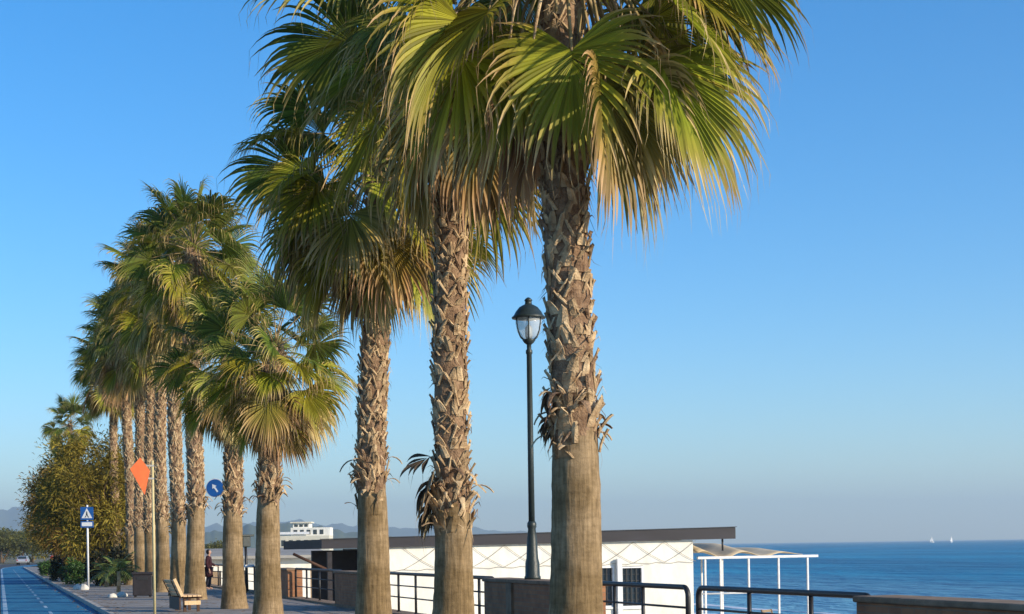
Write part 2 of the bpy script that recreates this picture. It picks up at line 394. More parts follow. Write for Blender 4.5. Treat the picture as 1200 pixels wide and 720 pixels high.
# ------------------------------------------------------------------ mesh helpers
class MB:
    """collects shapes and links them as ONE mesh object"""
    def __init__(self):
        self.v, self.f, self.m, self.sm, self.tip, self.rnd = [], [], [], [], [], []

    def add(self, vs, fs, mi=0, smooth=False, tip=None, rnd=None):
        o = len(self.v)
        self.v.extend(tuple(p) for p in vs)
        self.f.extend(tuple(i + o for i in f) for f in fs)
        self.m.extend([mi] * len(fs)); self.sm.extend([smooth] * len(fs))
        self.tip.extend(tip if tip else [0.0] * len(vs))
        self.rnd.extend(rnd if isinstance(rnd, list) else [rnd if rnd is not None else 0.5] * len(vs))
        return self

    def box(self, x0, x1, y0, y1, z0, z1, mi=0, mtx=None, bev=0.0):
        if bev:
            b = bev
            vs, fs = [], []
            bm = bmesh.new()
            bmesh.ops.create_cube(bm, size=1)
            for v in bm.verts:
                v.co = Vector(((x0 + x1) / 2 + v.co.x * (x1 - x0), (y0 + y1) / 2 + v.co.y * (y1 - y0), (z0 + z1) / 2 + v.co.z * (z1 - z0)))
            bmesh.ops.bevel(bm, geom=bm.edges[:], offset=b, segments=2, affect='EDGES', profile=0.5)
            bm.verts.index_update()
            vs = [v.co.copy() for v in bm.verts]; fs = [[v.index for v in f.verts] for f in bm.faces]
            bm.free()
        else:
            vs = [Vector(p) for p in ((x0, y0, z0), (x1, y0, z0), (x1, y1, z0), (x0, y1, z0), (x0, y0, z1), (x1, y0, z1), (x1, y1, z1), (x0, y1, z1))]
            fs = [(0, 3, 2, 1), (4, 5, 6, 7), (0, 1, 5, 4), (1, 2, 6, 5), (2, 3, 7, 6), (3, 0, 4, 7)]
        if mtx is not None:
            vs = [mtx @ p for p in vs]
        return self.add(vs, fs, mi)

    def tube(self, pts, rad, n=10, mi=0, cap=True, squash=1.0, tip=False):
        pts = [Vector(p) for p in pts]
        if not isinstance(rad, (list, tuple)):
            rad = [rad] * len(pts)
        vs, fs, tp = [], [], []
        prev = None
        for i, p in enumerate(pts):
            d = (pts[min(i + 1, len(pts) - 1)] - pts[max(i - 1, 0)]).normalized()
            if prev is None:
                a = Vector((0, 1, 0)) if abs(d.y) < 0.9 else Vector((1, 0, 0))
            else:
                a = prev
            a = (a - d * a.dot(d)).normalized()
            prev = a
            b = d.cross(a)
            for k in range(n):
                w = 2 * PI * k / n
                vs.append(p + (a * math.cos(w) + b * math.sin(w) * squash) * rad[i])
                tp.append(0.0)
        for i in range(len(pts) - 1):
            for k in range(n):
                k2 = (k + 1) % n
                fs.append((i * n + k, i * n + k2, (i + 1) * n + k2, (i + 1) * n + k))
        if cap:
            fs.append(tuple(reversed(range(n)))); fs.append(tuple(range((len(pts) - 1) * n, len(pts) * n)))
        return self.add(vs, fs, mi, True, tp)

    def lathe(self, prof, c=(0, 0, 0), n=20, mi=0, smooth=True):
        """prof: (radius, z) from bottom to top about a vertical axis through c"""
        vs, fs = [], []
        for r, z in prof:
            for k in range(n):
                w = 2 * PI * k / n
                vs.append((c[0] + r * math.cos(w), c[1] + r * math.sin(w), c[2] + z))
        for i in range(len(prof) - 1):
            for k in range(n):
                k2 = (k + 1) % n
                fs.append((i * n + k, i * n + k2, (i + 1) * n + k2, (i + 1) * n + k))
        fs.append(tuple(reversed(range(n)))); fs.append(tuple(range((len(prof) - 1) * n, len(prof) * n)))
        return self.add(vs, fs, mi, smooth)

    def prism(self, poly, mtx, depth, mi=0):
        """flat outline (x, z) given a thickness along local y, then placed with mtx"""
        n = len(poly)
        vs = [mtx @ Vector((x, 0, z)) for x, z in poly] + [mtx @ Vector((x, depth, z)) for x, z in poly]
        fs = [tuple(range(n)), tuple(reversed(range(n, 2 * n)))] + [(i, i + n, (i + 1) % n + n, (i + 1) % n) for i in range(n)]
        return self.add(vs, fs, mi)

    def mesh(self, name, mats, leaf=False):
        me = bpy.data.meshes.new(name)
        me.from_pydata(self.v, [], self.f)
        for m in mats:
            me.materials.append(m)
        me.polygons.foreach_set('material_index', self.m)
        me.polygons.foreach_set('use_smooth', self.sm)
        if leaf:
            a = me.attributes.new('tip', 'FLOAT', 'POINT'); a.data.foreach_set('value', self.tip)
            a = me.attributes.new('rnd', 'FLOAT', 'POINT'); a.data.foreach_set('value', self.rnd)
        if not leaf:
            bm = bmesh.new(); bm.from_mesh(me); bmesh.ops.recalc_face_normals(bm, faces=bm.faces[:]); bm.to_mesh(me); bm.free()
        me.update()
        return me

    def build(self, name, mats, parent=None, loc=None, leaf=False):
        if not isinstance(mats, (list, tuple)):
            mats = [mats]
        return link(name, self.mesh(name, mats, leaf), parent, loc)


def link(name, me, parent=None, loc=None):
    o = bpy.data.objects.new(name, me)
    COL.objects.link(o)
    if parent is not None:
        o.parent = parent
    if loc is not None:
        o.location = loc
    return o


def tag(o, label=None, cat=None, group=None, kind=None):
    if label: o['label'] = label
    if cat: o['category'] = cat
    if group: o['group'] = group
    if kind: o['kind'] = kind
    return o


def thing(name, loc, label, cat, group=None, rz=0.0):
    o = bpy.data.objects.new(name, None)
    o.empty_display_size = 0.3
    COL.objects.link(o)
    o.location = loc
    o.rotation_euler = (0, 0, rz)
    return tag(o, label, cat, group)


def copy_tree(o, parent=None):
    c = o.copy()
    COL.objects.link(c)
    c.parent = parent
    for ch in [x for x in bpy.data.objects if x.parent == o]:
        copy_tree(ch, c)
    return c


def noise3(x, y, z):
    return noise.noise(Vector((x, y, z)))


# ------------------------------------------------------------------ the setting
PROM_Z, PATH_Z = 0.0, -0.12
WALL_X = 9.2
KERB_X = 2.73


def bend(y):
    return 0.001 * max(0.0, y - 200) ** 2


def strip(name, x0, x1, z, ys, m, kind='structure'):
    mb = MB()
    vs, fs = [], []
    for y in ys:
        s = bend(y)
        vs += [(x0 + s, y, z), (x1 + s, y, z)]
    for i in range(len(ys) - 1):
        fs.append((2 * i, 2 * i + 1, 2 * i + 3, 2 * i + 2))
    mb.add(vs, fs)
    o = mb.build(name, m)
    if kind: o['kind'] = kind
    return o


YS = [-30, 0, 30, 60, 90, 120, 150, 180, 200, 220, 240, 260, 280, 300, 320, 345]
mb = MB(); mb.add([(-4000, -60, -0.26), (9.1, -60, -0.26), (9.1, 210, -0.26), (60, 230, -0.26), (60, 4500, -0.26), (-4000, 4500, -0.26)], [(0, 1, 2, 3, 4, 5)])
mb.build('ground', M['soil'])['kind'] = 'structure'
strip('road', -9.0, 0.0, PATH_Z - 0.006, YS, M['asphalt'])
strip('cycle_path', 0.0, KERB_X, PATH_Z, YS, M['blue_path'])
# promenade slab with a real edge
mb = MB()
mb.box(KERB_X + 0.16, WALL_X - 0.22, -30, 215, -0.3, PROM_Z)
mb.build('promenade', M['pavers'])['kind'] = 'structure'
mb = MB()
y = -20.0
while y < 215:
    mb.box(KERB_X, KERB_X + 0.155, y, y + 0.99, -0.3, PROM_Z + 0.008 + rng.uniform(-.003, .003), bev=0.012)
    y += 1.0
mb.build('kerb', M['kerb'])['kind'] = 'structure'
mb = MB()
for i in range(len(YS) - 1):
    s0, s1 = bend(YS[i]), bend(YS[i + 1])
    mb.add([(0.06 + s0, YS[i], PATH_Z + .004), (0.20 + s0, YS[i], PATH_Z + .004), (0.20 + s1, YS[i + 1], PATH_Z + .004), (0.06 + s1, YS[i + 1], PATH_Z + .004)], [(0, 1, 2, 3)])
mb.build('edge_line', M['paint'])['kind'] = 'structure'
mb = MB()
y = 5.0
while y < 190:
    mb.add([(1.33, y, PATH_Z + .004), (1.43, y, PATH_Z + .004), (1.43, y + 2.2, PATH_Z + .004), (1.33, y + 2.2, PATH_Z + .004)], [(0, 1, 2, 3)])
    y += 5.4
mb.build('lane_dashes', M['paint'])['kind'] = 'structure'
# sea wall under parapets and railings
mb = MB(); mb.box(WALL_X - 0.215, WALL_X + 0.32, -30, 215, -2.4, PROM_Z + 0.06, bev=0.015)
mb.build('sea_wall', M['cap'])['kind'] = 'structure'
# beach
mb = MB(); vs, fs = [], []
xs = [9.3, 10.5, 14, 18, 22, 26, 30, 34, 38, 42, 48, 56, 70]
ys = [-40 + 12 * i for i in range(60)] + [700, 900, 1300, 1900, 2600]
for y in ys:
    for x in xs:
        h = -1.5 - 1.25 * max(0, (x - 14) / 24) ** 1.2 + 0.12 * noise3(x * .15, y * .12, 0) * (1 if 10 < x < 32 else .3)
        vs.append((x, y, h))
nx = len(xs)
for j in range(len(ys) - 1):
    for i in range(nx - 1):
        fs.append((j * nx + i, j * nx + i + 1, (j + 1) * nx + i + 1, (j + 1) * nx + i))
mb.add(vs, fs, smooth=True)
mb.build('beach', M['sand'])['kind'] = 'structure'
SEA_Z = -2.6
mb = MB(); mb.add([(30, -3000, SEA_Z), (40000, -3000, SEA_Z), (40000, 45000, SEA_Z), (30, 45000, SEA_Z)], [(0, 1, 2, 3)])
mb.build('sea', M['sea'])['kind'] = 'structure'
# two lines of surf running in to the sand
mb = MB()
for bx, wd, zz in ((39.0, 1.4, 0.06), (46.0, .7, 0.08)):
    vs, fs = [], []
    N = 260
    for i in range(N):
        yy = 20 + i * 1.6
        x = bx + 2.2 * noise3(yy * .04, bx, 1) + .8 * noise3(yy * .3, bx, 5)
        w = max(0.05, wd * (0.7 + 1.2 * noise3(yy * .12, bx, 9)))
        hgt = zz * (.6 + .6 * noise3(yy * .2, bx, 2))
        vs += [(x - w, yy, SEA_Z + .01), (x - w * .3, yy, SEA_Z + .02 + hgt), (x + w, yy, SEA_Z + .012)]
    for i in range(N - 1):
        for k in range(2):
            fs.append((i * 3 + k, i * 3 + k + 1, i * 3 + 4 + k, i * 3 + 3 + k))
    mb.add(vs, fs, smooth=True)
tag(mb.build('surf', M['foam']), kind='stuff')


def ridge(name, prof, zc, depth, seed):
    """a hill range: prof gives (photo column, height in metres) along its crest"""
    mb = MB(); vs, fs = [], []
    n, k = 160, 9
    xs = [prof[0][0] + (prof[-1][0] - prof[0][0]) * i / n for i in range(n + 1)]
    for x in xs:
        for a in range(len(prof) - 1):
            if prof[a][0] <= x <= prof[a + 1][0]:
                u = (x - prof[a][0]) / (prof[a + 1][0] - prof[a][0]); u = u * u * (3 - 2 * u)
                h = prof[a][1] * (1 - u) + prof[a + 1][1] * u
                break
        h *= 1 + 0.16 * noise3(x * .05, seed, 0) + 0.07 * noise3(x * .2, seed, 3)
        for j in range(k):
            w = j / (k - 1)
            q = at(x, 641, zc + depth * (w - .5))
            hh = h * math.sin(PI * w) ** 0.9 * (1 + .12 * noise3(x * .08, w * 4, seed))
            vs.append((q.x, q.y, -3 + hh))
    for i in range(n):
        for j in range(k - 1):
            fs.append((i * k + j, i * k + j + 1, (i + 1) * k + j + 1, (i + 1) * k + j))
    mb.add(vs, fs, smooth=True)
    tag(mb.build(name, M['hill']), kind='structure')


ridge('hills', [(-260, 162), (-80, 225), (10, 231), (60, 187), (150, 137), (240, 131), (330, 156), (400, 131), (470, 110), (540, 115), (600, 82), (660, 42), (720, 7)], 8200, 1800, 2.2)
ridge('headland', [(180, 10), (260, 48), (330, 60), (420, 40), (500, 18), (560, 3)], 3300, 600, 7.7)

# ------------------------------------------------------------------ fan palms
Z3 = Vector((0, 0, 1))


def frond_mesh(name, e0, mats, seed, lp=1.15, L=1.3, droop=1.0, nseg=54, spread=130, folded=0.0):
    """fan leaf with its stalk: base at the origin, growing along +x at elevation e0, drooping with gravity"""
    r = random.Random(seed)
    mb = MB()
    # stalk
    p = Vector((0, 0, 0)); e = e0
    pts = [p.copy()]
    n = 7
    bendp = R(30) * max(0.12, math.cos(e0)) * droop
    for i in range(n):
        e = max(R(-89), e - bendp / n)
        p = p + Vector((math.cos(e), 0, math.sin(e))) * (lp / n)
        pts.append(p.copy())
    mb.tube(pts, [0.05, 0.032, 0.026, 0.023, 0.021, 0.019, 0.018, 0.016], n=6, mi=1, squash=0.6)
    hub = pts[-1]
    d = Vector((math.cos(e), 0, math.sin(e)))
    Y = Vector((0, 1, 0))
    roll = r.uniform(-0.85, 0.85) * (.35 if e0 < R(-45) else 1)
    nn = d.cross(Y) * -1
    if nn.z < 0: nn = -nn
    Y2 = Y * math.cos(roll) + nn * math.sin(roll)
    nn = nn * math.cos(roll) - Y * math.sin(roll)
    cup = r.uniform(0.05, 0.35)
    dth = R(2 * spread) / nseg
    fuse = r.uniform(0.52, 0.60)
    for i in range(nseg):
        if r.random() < .05: continue
        u = (i + 0.5) / nseg * 2 - 1
        th = R(spread) * u
        ln = L * (0.62 + 0.38 * math.cos(th * 0.62)) * r.uniform(0.82, 1.08)
        dr = d * math.cos(th) * (1 - folded) + d * folded + Y2 * math.sin(th) * (1 - folded * .8) + nn * (cup * (abs(math.sin(th)) ** 1.3))
        dr.normalize()
        side = (Y2 * math.cos(th) - d * math.sin(th)).normalized()
        pos = hub + d * (0.16 * max(0, math.cos(th)) ** 2)
        steps = 9
        ds = 1.0 / steps
        gfree = r.uniform(1.8, 7.0) * droop
        rn = r.random()
        vs, tp = [], []
        tw = r.uniform(-0.5, 0.5)
        for sidx in range(steps + 1):
            s = sidx * ds
            if s <= fuse:
                w = dth * ln * s * 0.5 + 0.004
            else:
                w = dth * ln * fuse * 0.5 * max(0.0, 1 - (s - fuse) / (1 - fuse)) ** 0.85 + 0.0015
            nrm = dr.cross(side).normalized()
            sd = side
            if s > fuse:
                a = tw * (s - fuse) * 2
                sd = (side * math.cos(a) + nrm * math.sin(a))
            vs += [pos - sd * w, pos - nrm * (w * 0.55), pos + sd * w]
            tp += [s, s, s]
            g = 0.35 * droop if s < 0.42 else (0.35 * droop + (gfree - .35 * droop) * min(1, (s - 0.42) / 0.3))
            dr = (dr - Z3 * g * ds)
            dr.normalize()
            side = (side - dr * side.dot(dr)).normalized()
            pos = pos + dr * (ln * ds)
        fs = []
        for sidx in range(steps):
            for q in range(2):
                b = sidx * 3 + q
                fs.append((b, b + 1, b + 4, b + 3))
        mb.add(vs, fs, 0, False, tp, rn)
        if r.random() < 0.75:      # a dry thread hanging from the tip
            q = pos - dr * (ln * ds)
            e1 = q + Vector((r.uniform(-.05, .05), r.uniform(-.05, .05), -r.uniform(.10, .36)))
            mb.add([q + side * .004, q - side * .004, e1], [(0, 1, 2)], 0, False, [1.2] * 3, rn)
    return mb.mesh(name, mats, leaf=True)


CLS = [78, 58, 38, 18, 0, -18, -36, -54, -70]
FR = {}
for ci, c in enumerate(CLS):
    FR[c] = []
    for v in range(3):
        mt = M['leaf_green'] if c > -10 else (M['leaf_lime'] if c > -60 else M['leaf_lime'])
        if c <= -36 and v == 2: mt = M['leaf_yellow']
        if c in (18, 0, -18) and v == 1: mt = M['leaf_lime']
        dro = 0.6 + 0.25 * v
        FR[c].append(frond_mesh('frond', R(c), [mt, M['petiole']], 100 + ci * 7 + v, lp=rng.uniform(1.15, 1.45) + (.2 if c < -30 else 0), L=rng.uniform(1.2, 1.42), droop=dro, folded=(0, .28, 0.06)[v], spread=(132, 120, 126)[v]))
FD = [frond_mesh('dry_frond', R(-72 - 4 * v), [M['leaf_dead'] if v % 2 else M['leaf_yellow'], M['petiole']], 900 + v, lp=rng.uniform(0.7, 1.0), L=rng.uniform(0.95, 1.2), droop=1.3, nseg=26, folded=0.45) for v in range(4)]
FO = [frond_mesh('old_leaf', R(5 - 40 * v), [M['leaf_dark'], M['petiole']], 950 + v, lp=0.07, L=0.46, droop=1.0, nseg=6, spread=66, folded=0.1) for v in range(2)]


def palm(px, top_y, zc, boots_z, lean, label, n=46, dead=9, rad=0.285, seed=0, top_dx=0.0, scale=1.0, boots_rough=1.0, lowest=-72, extra=(), open_side=None, stalks=0):
    r = random.Random(seed)
    base = gp(px, zc)
    hor = 641 - (px - 600) * math.tan(RHO)
    H = EYE + (hor - top_y) * zc / F
    root = thing('palm_tree', base, label, 'palm tree', 'fan palms along the promenade')
    lx = math.tan(R(lean))
    ax = RGT * lx

    def cen(z):
        return ax * z + Vector((0.07 * math.sin(z * .6 + seed), 0.07 * math.cos(z * .4 + seed), 0)) * min(1, z / 3)

    def rz(z):
        f = 0.115 * math.exp(-z / 0.75)
        return rad * (1.0 - 0.10 * min(1, max(0, (z - boots_z + .4) / .8)) - 0.06 * min(1, z / H)) + f

    mb = MB()
    NR = 36
    zs = []
    z = -0.05
    while z < H:
        zs.append(z); z += 0.06
    zs.append(H)
    vs, fs = [], []
    for i, z in enumerate(zs):
        c = cen(z)
        for k in range(NR):
            w = 2 * PI * k / NR
            rr = rz(z) * (1 + 0.05 * noise3(math.cos(w) * 1.2, math.sin(w) * 1.2, z * .7 + seed * 9) + 0.02 * noise3(math.cos(w) * 4, math.sin(w) * 4, z * 6 + seed) + .022 * noise3(math.cos(w) * .6, math.sin(w) * .6, z * 9 + seed * 5))
            vs.append((c.x + rr * math.cos(w), c.y + rr * math.sin(w), z))
    for i in range(len(zs) - 1):
        for k in range(NR):
            k2 = (k + 1) % NR
            fs.append((i * NR + k, i * NR + k2, (i + 1) * NR + k2, (i + 1) * NR + k))
    mb.add(vs, fs, 0, True)
    for q in range(len(fs)):
        w = 2 * PI * (q % NR) / NR
        if zs[q // NR] > boots_z + .06 + .22 * noise3(math.cos(w) * 1.5, math.sin(w) * 1.5, seed * 3.1):
            mb.m[q] = 2
    # criss-crossing stubs of old leaf stalks
    z = boots_z - .62
    k = 0
    while z < H - 0.12:
        ang = k * 2.39996 + r.uniform(-.3, .3)
        zz = z + r.uniform(-.05, .05)
        edge = boots_z + .22 * noise3(math.cos(ang) * 1.5, math.sin(ang) * 1.5, seed * 3.1)
        k += 1
        z += 0.0155
        if zz < edge - .45 or (zz < edge and r.random() > .55 * (1 - (edge - zz) / .45) ** 2): continue
        low = max(0.0, 1 - abs(zz - edge - .1) / 0.8)
        c = cen(zz); R0 = rz(zz)
        lift = (r.uniform(0.015, 0.06) + 0.13 * low * r.random() ** 1.5) * boots_rough
        hgt = r.uniform(0.10, 0.22) * (1 + 0.6 * low)
        o1 = lambda w: (math.cos(w), math.sin(w))
        parts = []
        if r.random() < .55:       # a whole shield shaped stub
            wb = r.uniform(.04, .085); tw_ = r.uniform(.010, .03); sk = r.uniform(-.07, .07)
            parts.append([(sk * s, hgt * s, wb * (1 - s) ** .7 + tw_ * s, lift * s ** 1.6) for s in (0, .3, .6, .85, 1)])
        else:                      # split into one or two slanting arms
            for sg in (-1, 1):
                if r.random() < .3: continue
                a0 = sg * r.uniform(.05, .12); hg = hgt * r.uniform(.8, 1.2); wb = r.uniform(.018, .036)
                parts.append([(a0 * (1 - s) ** 1.2 + sg * .015, hg * s, wb * (1 - .35 * s), lift * s ** 1.6) for s in (0, .3, .6, .85, 1)])
        for st in parts:
            vv, ff = [], []
            tipcut = r.uniform(-.025, .025)
            for n_, (a, b, wd, o_) in enumerate(st):
                o_ = o_ + r.uniform(-.004, .004) - .004
                bb = (tipcut, -tipcut, -tipcut, 0, tipcut) if n_ == 4 else (0, 0, 0, 0, 0)
                for (da, do), dz_ in zip(((-wd, 0), (wd, 0), (wd, .012), (0, .026), (-wd, .012)), bb):
                    w = ang + (a + da) / R0
                    rr = R0 + o_ + do
                    vv.append((c.x + rr * math.cos(w), c.y + rr * math.sin(w), zz + b + dz_ - (0.01 if do > 0 else 0)))
            for i in range(len(st) - 1):
                for q in range(5):
                    q2 = (q + 1) % 5
                    ff.append((i * 5 + q, i * 5 + q2, (i + 1) * 5 + q2, (i + 1) * 5 + q))
            ff.append((0, 1, 2, 3, 4)); ff.append(tuple(range(len(vv) - 5, len(vv))))
            mb.add(vv, ff, r.choice((1, 1, 1, 1, 3, 3, 2)) if zz > edge else r.choice((0, 0, 3)), False)
        if low > .35 and r.random() < .40:      # long husk curling out of the lowest ring
            w = ang; o1 = Vector((math.cos(w), math.sin(w), 0)); t1 = Vector((-math.sin(w), math.cos(w), 0))
            q = c + o1 * (R0 - .01) + Z3 * zz
            d_ = (o1 * r.uniform(.5, 1.0) * boots_rough + Z3 * r.uniform(.5, 1.2) + t1 * r.uniform(-.5, .5)).normalized()
            ln = r.uniform(.22, .48); wv = r.uniform(.04, .09); vv = []
            bd = r.uniform(.2, .55)
            for n_ in range(7):
                wn = wv * (1 - n_ / 6.3) ** .6
                vv += [q - t1 * wn, q + o1 * .012 + Z3 * .012, q + t1 * wn]
                q = q + d_ * ln / 6
                d_ = (d_ - Z3 * bd + t1 * r.uniform(-.15, .15)).normalized()
            mb.add(vv, [(n_ * 3 + e, n_ * 3 + e + 1, n_ * 3 + e + 4, n_ * 3 + e + 3) for n_ in range(6) for e in range(2)], 1 if r.random() < .75 else 2, True)
        for _t in range((r.random() < .55) + (r.random() < .2 + .6 * low)):     # torn strip of fibre
            w = ang + r.uniform(-.4, .4)
            o1 = Vector((math.cos(w), math.sin(w), 0)); t1 = Vector((-math.sin(w), math.cos(w), 0))
            b0 = c + o1 * (R0 + .02) + Z3 * (zz + .1)
            ln = r.uniform(.08, .3) * (1 + .5 * low)
            sg = 1 if r.random() < .5 else -1
            b1 = b0 + o1 * r.uniform(.01, .07 + .08 * low) + t1 * r.uniform(-.1, .1) + Z3 * ln * .5 * sg
            b2 = b1 + o1 * r.uniform(-.02, .08) + t1 * r.uniform(-.1, .1) - Z3 * ln * .4
            wv = t1 * r.uniform(.005, .02)
            mb.add([b0 - wv, b0 + wv, b1 + wv * .8, b1 - wv * .8, b2], [(0, 1, 2, 3), (3, 2, 4)], 1 if r.random() < .7 else 2, False)
    mb.build('trunk', [M['bark'], M['boot'], M['fibre'], M['boot_dark']], root)
    # living fan leaves
    a0 = r.uniform(0, 6)
    ctop = cen(H)
    for i in range(n):
        t = i / (n - 1)
        el = 80 - (80 - lowest) * t ** 0.9 + r.uniform(-8, 8)
        c = min(CLS, key=lambda q: abs(q - el))
        me = r.choice(FR[c])
        az = a0 + i * 2.39996 + r.uniform(-.25, .25)
        zz = H + 0.25 - 0.85 * t
        if open_side and open_side[2] < el < open_side[3]:
            da = (math.degrees(az - math.atan2(-FWD.y, -FWD.x)) + 180) % 360 - 180
            if open_side[0] < da < open_side[1]: continue
        o = link('frond', me, root)
        rb = 0.05 + 0.17 * min(1, t * 2)
        o.location = (ctop.x + rb * math.cos(az), ctop.y + rb * math.sin(az), zz)
        o.rotation_euler = (r.uniform(-.3, .3), R(c - el) * .6, az)
        s = r.uniform(0.88, 1.1) * scale
        o.scale = (s, s, s)
    for (daz, c, v, dz, s, tilt) in extra:      # older leaves: bearing to the right of the line to the lens
        az = math.atan2(-FWD.y, -FWD.x) + R(daz)
        o = link('frond', FR[c][v], root)
        o.location = (ctop.x + .22 * math.cos(az), ctop.y + .22 * math.sin(az), H + dz)
        o.rotation_euler = (tilt, 0, az); o.scale = (s, s, s)
    for i in range(stalks):       # bare old leaf stalks hanging against the trunk under the crown
        az = a0 + i * 2.39996 * .7 + r.uniform(-.3, .3)
        rd = Vector((math.cos(az), math.sin(az), 0)); tg = Vector((-rd.y, rd.x, 0))
        z0 = H - .15 - r.uniform(0, .75)
        c = cen(z0)
        q = c + rd * .2 + Z3 * z0
        d_ = (rd * r.uniform(.5, 1.1) + Z3 * r.uniform(-.3, .5)).normalized()
        ln = r.uniform(.7, 1.35); pp = [q.copy()]; sw = r.uniform(-.12, .12)
        for n_ in range(8):
            q = q + d_ * ln / 8; pp.append(q.copy())
            d_ = (d_ - Z3 * r.uniform(.3, .5) - rd * .05 + tg * sw).normalized()
        sm_ = MB(); sm_.tube(pp, [.055, .042, .034, .028, .025, .022, .02, .018, .012], n=6, squash=.55)
        sm_.build('leaf_stalk', M['boot'] if i % 3 else M['petiole'], root)
    for i in range(dead):
        az = a0 + i * 2.39996 * 1.3 + 1
        o = link('dry_frond', r.choice(FD), root)
        zz = H - 0.65 - r.uniform(0, .5)
        c = cen(zz)
        o.location = (c.x + .24 * math.cos(az), c.y + .24 * math.sin(az), zz)
        o.rotation_euler = (r.uniform(-.15, .15), r.uniform(-.1, .1), az)
        s = r.uniform(.8, 1.05) * scale
        o.scale = (s, s, s)
    return root, cen, rz


TX = 6.2
zt = lambda px: zline(px, TX)
EX1 = ((-8, -70, 0, -.10, 1.12, .08), (48, -54, 1, -.25, 1.15, .25), (62, -70, 2, -.45, 1.15, -.2), (88, -18, 0, -.2, 1.1, .3), (70, -36, 0, -.2, 1.1, -.2),
       (105, -54, 2, -.3, 1.1, .1), (-55, -54, 0, -.25, 1.1, -.3), (-75, -36, 1, -.2, 1.1, .2), (96, 0, 2, -.1, 1.05, -.35), (20, -70, 2, -.55, 1.0, .25), (-30, -70, 1, -.5, .95, -.3), (80, -70, 2, -.5, 1.1, .15), (150, -54, 0, -.3, 1.1, 0), (-140, -54, 2, -.3, 1.1, 0), (30, 18, 0, .15, 1.05, .3), (-20, 0, 0, .2, .95, -.3), (78, 18, 2, .0, 1.0, .3))
P1, c1, r1 = palm(672, -100, zt(672), 2.7, 0.0, 'nearest and thickest fan palm, standing just right of the street lamp', seed=1, n=44, dead=5, boots_rough=1.1, rad=0.275, scale=1.08, lowest=-38, extra=EX1, stalks=30, open_side=(-40, 80, -45, 42))
EX2 = ((82, -70, 2, -.75, .85, .1), (70, -54, 2, -.7, .8, -.2), (-60, -36, 0, -.1, 1.05, .35), (-25, -18, 1, 0, 1.0, -.3), (-80, 18, 0, .1, 1.15, .1))
P2, c2, r2 = palm(528, 15, zt(528), 2.0, 1.1, 'second nearest fan palm, with ragged black dead leaves sticking out low on its trunk', seed=2, n=36, dead=6, boots_rough=1.1, scale=1.02, rad=.262, extra=EX2, stalks=12)
EX3 = ((-70, -36, 0, -.2, 1.0, .1), (-85, -54, 1, -.35, 1.0, -.2), (-60, -18, 2, -.1, 1.0, .2), (-100, 0, 0, 0, 1.05, 0), (-40, -54, 0, -.3, .95, .2), (-80, 18, 1, .1, 1.0, -.2), (-110, -36, 2, -.2, 1.0, .2), (-75, -70, 2, -.6, .95, 0), (-95, -18, 2, -.3, 1.05, .1))
P3, c3, r3 = palm(436, 172, zt(436), 2.55, 1.4, 'third nearest fan palm, in front of the dark open porch of the beach building', seed=3, n=44, dead=11, rad=0.262, scale=.95, extra=EX3)
palm(313, 410, zt(313), 2.75, 1.8, 'short fan palm with bright yellow green crown, left of the far cream building', seed=4, n=54, dead=10, rad=0.285, scale=.77)
palm(274, 416, zt(274), 2.6, -0.4, 'short fan palm whose trunk overlaps the round blue sign', seed=5, n=50, dead=8, rad=0.27, scale=.77)
palm(228, 292, zt(228), 2.9, 0.3, 'tall fan palm directly behind the wooden bench, left of the person in maroon', seed=6, n=52, dead=7, rad=0.29, scale=.93)
palm(208, 325, zt(208), 2.6, 0.2, 'tall fan palm behind the leaning back of the wooden bench', seed=7, n=50, dead=5, rad=0.26)
palm(190, 330, zt(190), 2.8, 0.3, 'slim tall fan palm just right of the pale yellow sign pole', seed=8, n=50, dead=5, rad=0.255)
palm(177, 365, zt(177), 2.5, 0.3, 'slim fan palm right behind the pale yellow sign pole', seed=9, n=48, dead=5, rad=0.25)
palm(165, 385, zt(165), 2.7, 0.1, 'fan palm whose trunk passes behind the orange sign', seed=10, n=48, dead=5, rad=0.255)
palm(153, 400, zt(153), 2.4, -0.2, 'fan palm showing at the left edge of the orange sign', seed=12, n=48, dead=5, rad=0.25)
palm(136, 425, zt(136), 2.4, 0.0, 'distant thin fan palm rising over the right side of the brown bushy tamarisks', seed=13, n=48, dead=6, rad=0.22)
palm(84, 497, zt(84), 2.4, 0.0, 'farthest fan palm, small crown poking above the tamarisk trees', seed=14, n=38, dead=6, rad=0.22)
# the ragged old leaves on the second palm
for P, cc, rr_, spots in ((P2, c2, r2, ((2.95, 3.3, 0, .95), (2.85, 3.75, 1, 1.2), (2.7, 3.2, 1, 1.1), (2.5, 3.5, 1, 1.0), (2.35, 3.1, 1, 1.0), (2.2, 3.35, 1, .8))),
                          (P1, c1, r1, ((3.45, 3.3, 1, .6), (3.3, 3.6, 1, .6), (3.15, 2.9, 1, .6), (3.02, 3.3, 1, .5), (2.9, 3.5, 1, .4)))):
    for z, az, me, sc_ in spots:
        o = link('old_leaf', FO[me], P)
        c = cc(z); a = az - PSI
        o.location = (c.x + rr_(z) * .85 * math.cos(a), c.y + rr_(z) * .85 * math.sin(a), z)
        o.rotation_euler = (0, 0, a); o.scale = (sc_,) * 3


